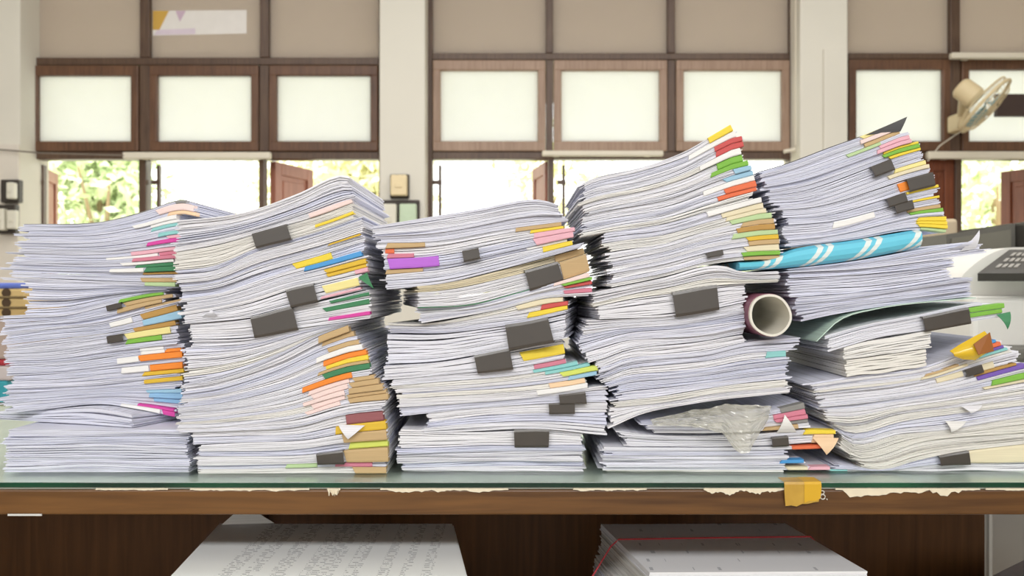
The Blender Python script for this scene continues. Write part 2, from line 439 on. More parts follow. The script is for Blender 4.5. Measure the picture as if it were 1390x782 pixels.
# ---- second pile
A0_b = [(240, 342), (300, 331), (347, 318), (393, 305), (440, 290), (488, 272)]
A1_b = [(238, 372), (293, 366), (347, 342), (396, 329), (440, 316), (490, 298)]
B_b = [(250, 428), (333, 413), (395, 393), (430, 385), (498, 369)]
C_b = [(254, 462), (344, 458), (403, 447), (501, 434)]
D_b = [(242, 524), (304, 513), (378, 485), (434, 456), (473, 441)]
E_b = [(240, 588), (310, 585), (406, 579), (468, 563), (527, 556)]
pile2 = build_pile('p2', 'second pile from left', 1.075, [
 dict(top=[(243, 299), (332, 288), (406, 262), (465, 236), (478, 240)], bot=A0_b, xl=(244, 239), xr=(470, 486), jx=2, docs=W(5) + [D(.9, ('pale pink', 420, 478))]),
 dict(top=A0_b, bot=A1_b, xl=(240, 239), xr=(487, 490), docs=[D(2.6, ('yellow', 428, 480, .3, .5), clip=(347, 394)), D(.5)]),
 dict(top=A1_b, bot=B_b, xl=(240, 250), xr=(492, 498), jx=4, docs=[D(1.0), D(.7), D(.6, ('gold', 446, 489, .3, .8)), D(.9), D(1.1, ('yellow', 399, 450)), D(.7, ('blue', 414, 491)),
   D(.5), D(.6, ('gold', 442, 497)), D(.6, ('gold', 444, 497)), D(.6, ('pink', 482, 499))]),
 dict(top=B_b, bot=C_b, xl=(252, 255), xr=(498, 501), docs=[D(.85, ('pale yellow', 440, 487, .3, .8), ('pink', 436, 490, .05, .2), clip=(393, 430), leaves=8), D(1.3, ('dark green', 448, 501, .78, .9), ('dark green', 440, 501, .5, .68), ('magenta', 446, 502, .15, .28), clip=(344, 402), leaves=18)]),
 dict(top=C_b, bot=D_b, xl=(257, 247), xr=(486, 474), jx=4, rag=3.5, docs=W(6)),
 dict(top=D_b, bot=E_b, xl=(244, 240), xr=(480, 520), jx=3, docs=[
   D(1, ('tan', 433, 474)), D(.9, ('tan', 437, 480)), D(.5), D(.9, ('tan', 445, 487)), D(.7, ('white', 430, 492)), D(.9, ('orange', 439, 497)), D(.7, ('yellow', 443, 500)), D(.5, ('tan', 432, 500)),
   D(.8, ('dark green', 440, 502)), D(.9, ('orange', 411, 478), xr=503), D(.8, ('pale pink', 419, 474), ('tan', 480, 508)), D(.8, ('pale pink', 424, 472), ('tan', 476, 514)), D(.8, ('pale pink', 412, 468), ('tan', 474, 520)),
   D(.8, ('pale pink', 424, 468), ('tan', 472, 524)), D(.8, ('pale pink', 416, 462), ('tan', 474, 527)), D(.8, xr=524), D(.6, xr=520)]),
 dict(top=E_b, bot=[(268, 646), (390, 645), (527, 644)], xl=(266, 271), xr=(524, 526), jx=4, docs=[
   D(.8, ('maroon', 470, 520)), D(.8, ('gold', 456, 524)), D(.9, ('tan', 466, 525)), D(.7, ('lime', 474, 526)), D(1.1, ('tan', 469, 527), clip=(432, 468)), D(.5, ('pale green', 388, 430), ('rose', 455, 505)), D(.6, ('tan', 480, 524))]),
])

# ---- middle pile
A_b = [(512, 330), (590, 328), (690, 311), (772, 300)]
B_b = [(527, 393), (600, 385), (680, 366), (735, 351), (800, 333)]
C_b = [(566, 418), (640, 414), (700, 399), (740, 388), (804, 368)]
D1_b = [(566, 440), (680, 420), (740, 405), (804, 402)]
D2_b = [(521, 446), (595, 446), (663, 438), (720, 431), (768, 420)]
E_b = [(521, 497), (600, 491), (690, 474), (768, 459)]
F_b = [(520, 517), (600, 510), (690, 501), (775, 486), (800, 480)]
G_b = [(535, 548), (600, 545), (690, 540), (760, 533), (812, 524)]
H1_b = [(540, 566), (640, 555), (745, 548), (825, 546)]
H2_b = [(575, 575), (640, 566), (745, 561), (825, 560)]
H3_b = [(575, 588), (650, 585), (745, 583), (822, 591)]
pile3 = build_pile('p3', 'middle pile', 1.09, [
 dict(top=[(503, 308), (569, 297), (647, 284), (731, 271), (760, 279)], bot=A_b, xl=(504, 512), xr=(756, 771), jx=3, docs=W(6)),
 dict(top=A_b, bot=B_b, xl=(514, 527), xr=(772, 790), docs=[
   D(.7, ('tan', 525, 577), ('tan', 700, 762)), D(.7, ('vermilion', 523, 535), ('yellow', 720, 765)), D(.8, ('rose', 526, 562), ('pink', 725, 780)), D(1.4, ('purple', 528, 596), ('pink', 726, 778), clip=(629, 651)),
   D(.6, ('tan', 524, 574), ('white', 715, 770)), D(.9, ('yellow', 737, 777)), D(1.1)]),
 dict(top=[(560, 389), (600, 385.5), (680, 366.5), (735, 351.5), (800, 333.5)], bot=C_b, xl=(566, 568), xr=(796, 802), yaw=.17, docs=[D(.5, ('tan', 755, 795), col='k'), D(1.4, ('tan', 764, 801), clip=(715, 761), cover=[('cream', 't'), ('dark green', 'b')])]),
 dict(top=C_b, bot=D1_b, xl=(568, 572), xr=(803, 804), yaw=.05, docs=[D(1, ('pale pink', 752, 800)), D(.8, ('green', 764, 804)), D(.7, ('red', 767, 804)), D(.7), D(.8, ('rose', 766, 804)), D(.9)]),
 dict(top=[(521, 439), (566, 440.5), (680, 420.5), (740, 405.5), (775, 403)], bot=D2_b, xl=(524, 521), xr=(768, 770), yaw=-.12, docs=[D(1, ('cream', 702, 764)), D(.7, ('red', 735, 771)), D(1, ('yellow', 717, 770))]),
 dict(top=D2_b, bot=E_b, xl=(522, 524), xr=(768, 768), yaw=-.14, docs=[D(.3), D(1.7, clip=(690, 749), leaves=14)]),
 dict(top=E_b, bot=F_b, xl=(521, 520), xr=(768, 774), docs=[D(1, ('yellow', 708, 766, .25, .75), clip=(646, 694), leaves=10)]),
 dict(top=F_b, bot=G_b, xl=(530, 538), xr=(780, 800), jx=4, docs=[D(.7, ('rose', 725, 768)), D(.6, ('teal', 724, 784)), D(.7, ('teal', 740, 800)), D(.8, ('lime', 762, 811)), D(.6, ('pale blue', 772, 810)), D(.8, ('peach', 746, 794)), D(.9, ('white', 729, 797))]),
 dict(top=G_b, bot=H1_b, xl=(540, 544), xr=(824, 825), docs=[D(.4), D(1.2, clip=(759, 795))]),
 dict(top=H1_b, bot=H2_b, xl=(579, 579), xr=(825, 824), docs=[D(1, clip=(745, 780))]),
 dict(top=H2_b, bot=H3_b, xl=(579, 578), xr=(824, 820), docs=W(2, leaves=5)),
 dict(top=[(540, 582), (650, 585.5), (745, 583.5), (795, 589)], bot=[(540, 610), (650, 606), (790, 605)], xl=(544, 542), xr=(791, 790), docs=[D(1, clip=(698, 745), leaves=9)]),
 dict(top=[(540, 610), (650, 606), (790, 605)], bot=[(540, 641), (790, 641)], xl=(538, 548), xr=(793, 790), docs=W(5)),
])

# ---- second pile from the right
A_b = [(788, 322), (845, 312), (900, 304), (960, 287), (1030, 268)]
B_b = [(833, 390), (900, 376), (964, 359), (1005, 354), (1061, 352)]
C_b = [(799, 418), (867, 404), (914, 398), (971, 388), (1057, 383)]
D_b = [(808, 434), (867, 432), (914, 429), (975, 419), (1014, 410)]
E_b = [(787, 470), (800, 466), (850, 452), (920, 446), (1013, 434)]
F_b = [(822, 506), (850, 494), (900, 488), (960, 482), (1013, 470), (1088, 464)]
G_b = [(833, 553), (900, 546), (960, 536), (1075, 524)]
pile4 = build_pile('p4', 'second pile from right', 1.085, [
 dict(top=[(788, 250), (804, 242), (868, 227), (932, 204), (964, 185), (993, 168)], bot=A_b, xl=(792, 788), xr=(992, 1028), jx=4, rag=2.6, docs=[
   D(.9, ('yellow', 962, 993)), D(1, ('white', 935, 999)), D(.8, ('red', 970, 1007)), D(.8, ('red', 972, 1009)), D(.9, ('white', 950, 1005)), D(.8, ('green', 974, 1008)), D(.8, ('green', 965, 1015)),
   D(.7, ('pale blue', 996, 1019)), D(.7, ('pale blue', 984, 1022)), D(.9, ('white', 955, 1024)), D(.7, ('vermilion', 984, 1026)), D(.7, ('vermilion', 975, 1027)), D(.9, xr=1020)]),
 dict(top=A_b, bot=B_b, xl=(818, 832), xr=(1030, 1058), jx=4, rag=2.6, docs=[
   D(1, ('white', 960, 1033)), D(.8, ('cream', 980, 1036)), D(.8, ('cream', 986, 1040)), D(.8, ('pale green', 992, 1047)), D(.8, ('tan', 1007, 1050)), D(.8, ('brown', 1000, 1051)), D(.8, ('pale green', 994, 1055)),
   D(.7, ('gold', 1014, 1056)), D(.7, ('tan', 1016, 1057)), D(1, ('cream', 1012, 1057), clip=(958, 980)), D(.6, ('green', 1007, 1058)), D(.6, ('tan', 1010, 1058))]),
 dict(top=[(805, 397), (833, 391), (900, 377), (964, 360), (988, 362), (1003, 368), (1057, 368)], bot=C_b, xl=(808, 800), xr=(1057, 1056), docs=W(3)),
 dict(top=C_b, bot=D_b, xl=(802, 808), xr=(1012, 1012), yaw=.05, docs=[D(1, clip=(913, 973), leaves=10)]),
 dict(top=D_b, bot=E_b, xl=(800, 788), xr=(1010, 1010), jr=.5, rag=1.2, docs=W(3)),
 dict(top=E_b, bot=F_b, xl=(788, 820), xr=(1008, 1010), jr=.5, rag=1.2, docs=W(3, 1.2) + [D(.7, xr=1086)]),
 dict(top=F_b, bot=G_b, xl=(822, 833), xr=(1074, 1070), jx=5, rag=3.4, docs=[D(.8), D(.7, ('teal', 1040, 1066)), D(1), D(1), D(.8), D(.8)]),
 dict(top=G_b, bot=[(826, 582), (870, 562), (940, 548), (1040, 536), (1075, 533)], xl=(830, 828), xr=(1070, 1074), rag=3, docs=[D(1), D(.8)]),
 dict(top=[(880, 574), (975, 571), (1035, 560), (1098, 545)], bot=[(880, 588), (975, 588), (1098, 581)], xl=(870, 890), xr=(1090, 1098), docs=[D(.9, ('grey', 1060, 1092)), D(.9, ('rose', 1050, 1093)), D(.9, ('rose', 1052, 1096)), D(.6, ('grey', 1070, 1097)), D(.8, ('tan', 1036, 1083))]),
 dict(top=[(839, 585), (880, 590), (1000, 591), (1098, 583.5), (1136, 584)], bot=[(850, 607), (1000, 607), (1136, 600)], xl=(838, 850), xr=(1132, 1134), rag=3, docs=[D(.6, ('yellow', 1092, 1134)), D(1, ('peach', 1104, 1132), clip=(1047, 1069))]),
 dict(top=[(815, 607), (900, 608), (1000, 608), (1070, 606), (1125, 603)], bot=[(815, 641.4), (1125, 641.4)], xl=(815, 822), xr=(1066, 1068), rag=2.6, docs=[
   D(.8, ('vermilion', 1075, 1114)), D(1.0), D(1), D(.9, ('blue', 1060, 1091)), D(.7), D(.7, ('cream', 1068, 1096), ('pink', 1098, 1126)), D(.5)]),
])

# ---- rightmost pile
A_b = [(1042, 276), (1096, 271), (1184, 241), (1211, 231), (1256, 217)]
B_b = [(1061, 296), (1128, 291), (1198, 272), (1224, 263), (1274, 250)]
C_b = [(1067, 320), (1128, 314), (1208, 292), (1236, 284), (1281, 276)]
D_b = [(1073, 336), (1160, 325), (1243, 312), (1285, 316)]
F_t = [(1065, 366), (1160, 354.5), (1250, 338.5), (1335, 325)]
F_b = [(1065, 370), (1160, 366), (1250, 356), (1335, 344)]
G1_b = [(1069, 404), (1180, 396), (1290, 380), (1320, 375)]
G2_b = [(1088, 437), (1130, 428), (1200, 416), (1320, 402)]
I_b = [(1122, 479), (1183, 461), (1255, 449), (1316, 438), (1364, 430)]
J1_b = [(1144, 489), (1258, 473), (1320, 462)]
J2_b = [(1147, 512), (1258, 496), (1300, 480), (1345, 462)]
K_t = [(1097, 521), (1147, 513), (1258, 497), (1300, 481), (1345, 463), (1400, 448)]
K_b = [(1112, 552), (1158, 548), (1255, 535), (1300, 527), (1390, 505)]
L_b = [(1125, 575), (1158, 579), (1219, 563), (1300, 553), (1390, 542)]
M_b = [(1130, 580), (1153, 601), (1219, 590), (1283, 584), (1390, 566)]
N_b = [(1137, 606), (1162, 621), (1255, 599), (1390, 588)]
O_b = [(1160, 632), (1194, 639), (1240, 626), (1290, 615), (1390, 602)]
pile5 = build_pile('p5', 'rightmost pile', 1.09, [
 dict(top=[(1022, 235), (1064, 223), (1128, 199), (1173, 183), (1222, 163)], bot=A_b, xl=(1030, 1044), xr=(1222, 1254), col='c', docs=[
   D(.8, ('pale yellow', 1170, 1220), cover=[('charcoal', 't')]), D(.8, ('pale pink', 1168, 1221)), D(.7, ('tan', 1174, 1221)), D(.6, ('pale green', 1150, 1195)), D(.7, ('pink', 1194, 1234)), D(.7, ('pink', 1190, 1236)),
   D(.6, ('yellow', 1200, 1247)), D(.6, ('green', 1199, 1248)), D(.7, ('yellow', 1208, 1250)), D(1.9, clip=(1183, 1210), xr=1254)]),
 dict(top=A_b, bot=B_b, xl=(1046, 1062), xr=(1256, 1270), col='c', jx=4, docs=[D(.6, ('pale yellow', 1215, 1257)), D(.6, ('cream', 1206, 1261)), D(.6), D(1.7, ('orange', 1220, 1268, .12, .88), clip=(1230, 1265))]),
 dict(top=B_b, bot=C_b, xl=(1062, 1067), xr=(1272, 1274), col='c', docs=[D(.9, ('yellow', 1230, 1273, .72, 1.0), clip=(1202, 1227)), D(.9, ('yellow', 1238, 1275, .72, 1.0), ('white', 1131, 1187, .2, .95), clip=(1213, 1237))]),
 dict(top=C_b, bot=D_b, xl=(1068, 1073), xr=(1277, 1285), col='c', jx=4, docs=[D(.7, ('tan', 1232, 1277)), D(.5, ('green', 1236, 1281)), D(.8), D(.6, ('yellow', 1245, 1284)), D(.6, ('yellow', 1244, 1285)), D(.6, ('yellow', 1246, 1285)), D(.5, ('pale green', 1250, 1284))]),
 dict(top=F_t, bot=F_b, xl=(1068, 1068), xr=(1322, 1334), jr=6, rag=5, col='c', docs=W(3)),
 dict(top=F_b, bot=G1_b, xl=(1068, 1070), xr=(1291, 1290), rag=1.6, col='c', docs=W(4)),
 dict(top=G1_b, bot=G2_b, xl=(1076, 1090), xr=(1320, 1316), jx=3, col='c', docs=W(4)),
 dict(top=[(1108, 462), (1137, 434), (1183, 419.5), (1326, 403)], bot=[(1108, 464), (1137, 436), (1183, 421), (1326, 404.5)], xl=(1108, 1108), xr=(1324, 1324), docs=[D(1, leaves=1, col='g', dy=-.004, yaw=0.0, rag=.3, lab='single pale mint green sheet drooping at the left end of the rightmost pile', note='mint sheet')]),
 dict(top=[(1120, 456), (1180, 440), (1250, 427), (1320, 412), (1364, 406)], bot=I_b, xl=(1122, 1126), xr=(1330, 1350), docs=[D(.35), D(1.5, ('green', 1315, 1363, .62, .98), ('green', 1315, 1360, .3, .6), clip=(1251, 1313), xr=1362, leaves=12)]),
 dict(top=I_b, bot=J1_b, xl=(1142, 1144), xr=(1262, 1262), rag=.8, col='m', docs=[D(1, leaves=7)]),
 dict(top=J1_b, bot=J2_b, xl=(1146, 1148), xr=(1258, 1258), rag=.8, col='m', docs=[D(1, leaves=7)]),
 dict(top=K_t, bot=K_b, xl=(1100, 1114), xr=(1340, 1400), jx=4, rag=3, docs=[
   D(.5, ('blue', 1338, 1352)), D(.7, ('vermilion', 1336, 1357)), D(.6, ('violet', 1340, 1362)), D(.6, ('tan', 1255, 1300), ('teal', 1328, 1366)), D(.6, ('cream', 1250, 1312), xr=1372), D(.6, xr=1380), D(1.3, ('cream', 1272, 1308), ('cream', 1334, 1350), clip=(1310, 1332), xr=1385),
   D(.6, ('brown', 1322, 1380)), D(.7, ('violet', 1326, 1394)), D(.6, xr=1398)]),
 dict(top=K_b, bot=L_b, xl=(1112, 1128), xr=(1395, 1402), jx=4, rag=3, docs=[D(.9, ('green', 1345, 1398)), D(.7, ('cream', 1335, 1402)), D(.9), D(1), D(.8)]),
 dict(top=L_b, bot=M_b, xl=(1130, 1136), xr=(1402, 1404), jx=4, rag=3, docs=W(3)),
 dict(top=M_b, bot=N_b, xl=(1136, 1140), xr=(1402, 1404), jx=4, rag=3, col='m', docs=W(2)),
 dict(top=N_b, bot=O_b, xl=(1160, 1172), xr=(1404, 1404), jx=5, rag=3, col='m', docs=W(2)),
 dict(top=O_b, bot=[(1120, 641), (1400, 641)], xl=(1130, 1124), xr=(1404, 1404), jx=4, rag=3, docs=[D(1.1, ('cream', 1313, 1404), clip=(1272, 1312)), D(.7, ('teal', 1126, 1150, .1, .9))]),
])

# ------------------------------------------------------------------ odd pieces in and on the piles
def find(docs, px, py):
    best = None
    for q in docs:
        x = wx(px, q['Ys']); z = wz(py, q['Ys'])
        a, b = float(q['bot'](x)), float(q['top'](x))
        dd = max(a - z, z - b, 0) + max(q['fr'].xl - x, x - q['fr'].xr, 0)
        if best is None or dd < best[0]: best = (dd, q)
    return best[1]

def flap(docs, at, poly, mat, name='folded_corner', lab=None, bulge=.004, off=.004, n=6):
    """a page corner bent out over the front of its document"""
    q = find(docs, *at); Y = q['fr'].Y
    P = [Vector((wx(a, Y), 0, wz(b, Y))) for a, b in poly]
    V = []; Fs = []
    for side in (0, 1):
        for i in range(n + 1):
            for j in range(n + 1 - i):
                u, v = i / n, j / n
                p = P[0] * (1 - u - v) + P[1] * u + P[2] * v
                b = bulge * 4 * v * (1 - v) + off * (0.3 + v) + .0022
                V.append((p.x, Y - b - .0004 * side, p.z))
    m = len(V) // 2
    ix = {}; c = 0
    for i in range(n + 1):
        for j in range(n + 1 - i): ix[i, j] = c; c += 1
    for s in (0, 1):
        for i in range(n):
            for j in range(n - i):
                t = (ix[i, j] + s * m, ix[i + 1, j] + s * m, ix[i, j + 1] + s * m); Fs.append(t if s == 0 else t[::-1])
                if j < n - i - 1:
                    t = (ix[i + 1, j] + s * m, ix[i + 1, j + 1] + s * m, ix[i, j + 1] + s * m); Fs.append(t if s == 0 else t[::-1])
    root = q['root']
    o = mesh_obj(name, V, Fs, mat, root, (P[0].x, Y, P[0].z), smooth=True)
    return tag(o, lab)

flap(pile2, (478, 577), [(460, 576), (496, 577), (474, 595)], WHITE, lab='white page corner bent down')
flap(pile2, (495, 377), [(487, 377), (499, 370), (509, 392)], tape('dark green'), 'divider_corner', 'dark green divider corner')
flap(pile4, (1120, 597), [(1102, 594), (1137, 594), (1119, 616)], tape('peach'), lab='peach page corner bent down')
flap(pile4, (1060, 575), [(1053, 587), (1080, 586), (1063, 562)], WARM, lab='white page corner curling up', off=.003)
flap(pile5, (1218, 168), [(1173, 184), (1221, 179), (1230, 159)], tape('charcoal'), 'cover_corner', 'black cover corner sticking up', bulge=.001, off=.0005)
flap(pile5, (1316, 333), [(1300, 342), (1322, 338), (1325, 313)], WHITE, lab='white page corner curling up')
flap(pile5, (1316, 333), [(1285, 339), (1306, 338), (1320, 324)], COOL, lab='white page corner curling up')
flap(pile5, (1310, 556), [(1302, 551), (1332, 549), (1314, 560)], WHITE, lab='white page corner bent down')
flap(pile5, (1283, 580), [(1281, 571), (1310, 571), (1287, 586)], WARM, lab='white page corner bent down')
flap(pile2, (290, 430), [(276, 431), (297, 429), (291, 420)], WHITE, lab='white page corner curling up')
flap(pile5, (1362, 440), [(1350, 427), (1369, 423), (1363, 447)], tape('dark green'), 'divider_corner', 'dark green divider corner')

# yellow glossy card sleeve poking out on the rightmost pile
def sleeve():
    Y = 1.082
    pts = [(1284, 476), (1296, 468), (1312, 459), (1331, 449)]
    low = [(1290, 483), (1302, 487), (1318, 488), (1337, 476)]
    V = []; Fs = []; n = len(pts); m = 7
    for i in range(n):
        a = Vector((wx(pts[i][0], Y), 0, wz(pts[i][1], Y))); b = Vector((wx(low[i][0], Y), 0, wz(low[i][1], Y)))
        for k in range(m + 1):
            t = k / m; p = a.lerp(b, t); V.append((p.x, Y - .010 - .010 * math.sin(PI * t) * (.4 + .6 * i / n), p.z))
        for k in range(m + 1):
            t = k / m; p = a.lerp(b, t); V.append((p.x, Y - .009 - .0092 * math.sin(PI * t) * (.4 + .6 * i / n) , p.z))
    w = 2 * (m + 1)
    for i in range(n - 1):
        for k in range(m):
            Fs.append((i * w + k, i * w + k + 1, (i + 1) * w + k + 1, (i + 1) * w + k))
            Fs.append((i * w + m + 1 + k, (i + 1) * w + m + 1 + k, (i + 1) * w + m + 2 + k, i * w + m + 2 + k))
    base = (wx(1310, Y), Y, wz(488, Y))
    r = empty('card_sleeve', base, 'shiny yellow card sleeve with brown mouth, sticking out of the rightmost pile', 'sleeve')
    mesh_obj('sleeve_wrap', V, Fs, flat_mat('sleeve_yellow', (228, 186, 34), rough=.18, var=.08, scale=40, spec=.6), r, base, smooth=True)
    bm = bmesh.new()
    q = [(1331, 450), (1337, 475), (1316, 480), (1310, 466)]
    vs = [bm.verts.new((wx(a, Y), Y - .0215 + .001 * (i % 2), wz(b, Y))) for i, (a, b) in enumerate(q)]
    f = bm.faces.new(vs); e = bmesh.ops.extrude_face_region(bm, geom=[f])
    for v in [g for g in e['geom'] if isinstance(g, bmesh.types.BMVert)]: v.co.y += .0012
    tag(bm_obj('sleeve_lining', bm, flat_mat('sleeve_brown', (150, 92, 48), rough=.3), r, base), 'brown inner face')
sleeve()

# blue striped wrapped parcel between the two right-hand piles
def parcel():
    m, nt, b = new_mat('striped_wrapping_paper'); L = nt.links.new
    tc = nt.nodes.new('ShaderNodeTexCoord'); sp = nt.nodes.new('ShaderNodeSeparateXYZ'); L(tc.outputs['Object'], sp.inputs['Vector'])
    a = nt.nodes.new('ShaderNodeMath'); a.operation = 'MULTIPLY_ADD'; a.inputs[1].default_value = -.75
    L(sp.outputs['Z'], a.inputs[0]); L(sp.outputs['X'], a.inputs[2])
    a2 = nt.nodes.new('ShaderNodeMath'); a2.operation = 'MULTIPLY_ADD'; a2.inputs[1].default_value = .5
    L(sp.outputs['Y'], a2.inputs[0]); L(a.outputs['Value'], a2.inputs[2])
    d = nt.nodes.new('ShaderNodeMath'); d.operation = 'DIVIDE'; d.inputs[1].default_value = .049; L(a2.outputs['Value'], d.inputs[0])
    fr = nt.nodes.new('ShaderNodeMath'); fr.operation = 'FLOORED_MODULO'; fr.inputs[1].default_value = 1.0; L(d.outputs['Value'], fr.inputs[0])
    cr = nt.nodes.new('ShaderNodeValToRGB'); cr.color_ramp.interpolation = 'CONSTANT'
    blue = lin((100, 200, 228)) + (1,); wh = lin((226, 236, 234)) + (1,)
    E = cr.color_ramp.elements; E[0].position = 0; E[0].color = blue; E[1].position = .42; E[1].color = wh
    for p, c in ((.54, blue), (.64, wh), (.76, blue)):
        e = E.new(p); e.color = c
    L(fr.outputs['Value'], cr.inputs['Fac']); L(cr.outputs['Color'], b.inputs['Base Color'])
    no = nt.nodes.new('ShaderNodeTexNoise'); no.inputs['Scale'].default_value = 45; L(tc.outputs['Object'], no.inputs['Vector'])
    bp = nt.nodes.new('ShaderNodeBump'); bp.inputs['Strength'].default_value = .35; bp.inputs['Distance'].default_value = .004
    L(no.outputs['Fac'], bp.inputs['Height']); L(bp.outputs['Normal'], b.inputs['Normal'])
    b.inputs['Roughness'].default_value = .35
    Y = 1.086
    zt = Curve([(1003, 356), (1040, 352.5), (1080, 338), (1160, 326), (1250, 311)], Y); zb = Curve([(1003, 367), (1065, 364), (1160, 353), (1250, 336)], Y)
    fr_ = Frame(wx(1003, Y), wx(1250, Y), Y, 0)
    sec = [(-.001, .15, 0), (-.004, .35, 0), (-.0045, .6, 0), (-.002, .85, 0), (.006, 1, 0), (.06, 1, 0), (.235, 1, 0), (.24, .5, 0), (.235, 0, 0), (.06, 0, 0), (.006, 0, 0)]
    base = (fr_.xc, Y, float(zb(fr_.xc)))
    o = strip('striped_parcel', fr_.xl, fr_.xr, fr_, zb, zt, sec, m, None, base, n=26, lean=False)
    tag(o, 'flat parcel in sky blue wrapping paper with white diagonal stripes, inside the rightmost pile', 'parcel')
parcel()

# rolled paper tube, open end to the camera
def tube():
    Y = 1.062; R = .0246; c = Vector((wx(1046, Y), Y, wz(428, Y)))
    M = Matrix.Translation(c) @ Matrix.Rotation(math.radians(-90), 4, 'X')
    r = empty('paper_tube', tuple(c - Vector((0, 0, R))), 'rolled paper tube, maroon outside, open end facing out, beside the striped parcel', 'paper tube')
    ring = [(1.0 + .03 * math.sin(2 * k * 2 * PI / 40) + .012 * math.sin(5 * k * 2 * PI / 40 + 1)) for k in range(40)]
    def shell(name, r0, r1, y0, y1, mat, lab=None):
        bm = bmesh.new(); rows = []
        for (rr, y) in ((r0, y0), (r1, y0), (r1, y1), (r0, y1)):
            rows.append([bm.verts.new(M @ Vector((rr * ring[k] * math.cos(2 * PI * k / 40), rr * ring[k] * math.sin(2 * PI * k / 40), y))) for k in range(40)])
        for i in range(4):
            A, B = rows[i], rows[(i + 1) % 4]
            for k in range(40): bm.faces.new((A[k], A[(k + 1) % 40], B[(k + 1) % 40], B[k]))
        return tag(bm_obj(name, bm, mat, r, tuple(c - Vector((0, 0, R)))), lab)
    shell('tube_wall', R * .85, R * .955, 0, .27, flat_mat('tube_inside', (226, 222, 210), rough=.7), 'cream white inner roll')
    shell('outer_sheet', R * .956, R * .985, .006, .26, flat_mat('tube_maroon', (128, 74, 92), rough=.5, var=.3, scale=40), 'maroon printed outer sheet')
tube()

def crumple(name, poly_c, w, h, Y, mat, lab, cat, amp, seed, shape, nx=44, ny=34, depth=.03):
    """crumpled film: a grid with creases; shape(u, v) gives px, py, extra depth"""
    r_ = np.random.default_rng(seed)
    cr = [(r_.uniform(-1, 1, 2), r_.uniform(0, 6), r_.uniform(5, 22)) for _ in range(14)]
    V = []; Fs = []
    for s in (0, 1):
        for j in range(ny + 1):
            for i in range(nx + 1):
                u, v = i / nx, j / ny
                px, py, dd = shape(u, v)
                z = sum(abs(((d[0] * u + d[1] * v) * f + p) % 2 - 1) for d, p, f in cr) / len(cr)
                z2 = sum(abs(((d[1] * u - d[0] * v) * f * 1.3 + p) % 2 - 1) for d, p, f in cr) / len(cr)
                yy = Y + dd - amp * (z - .5) * 4
                V.append((wx(px, Y) + amp * .8 * (z2 - .5), yy - .0003 * s, wz(py, Y) + amp * 1.2 * (z2 - .5)))
    n1 = (nx + 1) * (ny + 1)
    for j in range(ny):
        for i in range(nx):
            a = j * (nx + 1) + i; t = (a, a + 1, a + nx + 2, a + nx + 1); Fs.append(t)
    V = V[:n1]
    o = mesh_obj(name, V, Fs, mat, None, (wx(poly_c[0], Y), Y, wz(poly_c[1], Y)))
    return tag(o, lab, cat)

def film_mat(name, rgb, tr=.45, rough=.15):
    m = bpy.data.materials.new(name); m.use_nodes = True; nt = m.node_tree; L = nt.links.new
    nt.nodes.clear()
    out = nt.nodes.new('ShaderNodeOutputMaterial')
    t = nt.nodes.new('ShaderNodeBsdfTransparent'); t.inputs['Color'].default_value = (.97, .97, .93, 1)
    p = nt.nodes.new('ShaderNodeBsdfPrincipled'); p.inputs['Base Color'].default_value = lin(rgb) + (1,)
    p.inputs['Roughness'].default_value = rough; p.inputs['Specular IOR Level'].default_value = .8
    no = nt.nodes.new('ShaderNodeTexNoise'); no.inputs['Scale'].default_value = 35
    tc = nt.nodes.new('ShaderNodeTexCoord'); L(tc.outputs['Object'], no.inputs['Vector'])
    mr = nt.nodes.new('ShaderNodeMapRange'); mr.inputs['To Min'].default_value = tr - .2; mr.inputs['To Max'].default_value = tr + .2
    L(no.outputs['Fac'], mr.inputs['Value'])
    mx = nt.nodes.new('ShaderNodeMixShader'); L(mr.outputs['Result'], mx.inputs['Fac']); L(p.outputs['BSDF'], mx.inputs[1]); L(t.outputs['BSDF'], mx.inputs[2])
    L(mx.outputs['Shader'], out.inputs['Surface'])
    return m

def bag_shape(u, v):
    top = 570 - 24 * min(1, u * 1.6) + 6 * u
    bot = 574 + (u ** 2.6) * 44 if u < .86 else 574 + (.86 ** 2.6) * 44 - (u - .86) * 260
    if u > .6 and u < .86: bot += 16 * math.sin(PI * (u - .6) / .3)
    px = 884 + 166 * u - 14 * v * u
    return px, top + (bot - top) * v, -.006 - .012 * v + .012 * (1 - v)
crumple('plastic_bag', (970, 600), 0, 0, 1.075, film_mat('clear_film', (214, 212, 200), .48), 'crumpled clear plastic bag hanging out low in the second pile from right', 'plastic bag', .0048, 5, bag_shape)
def bag2(u, v): return 250 + 28 * u + 3 * v, 588 + 36 * v - 10 * u * v, .02 * (1 - v)
crumple('crumpled_bag', (264, 624), 0, 0, 1.10, film_mat('grey_film', (120, 118, 130), .1), 'crumpled grey plastic wedged low between the two left piles', 'plastic bag', .006, 9, bag2, 22, 22)
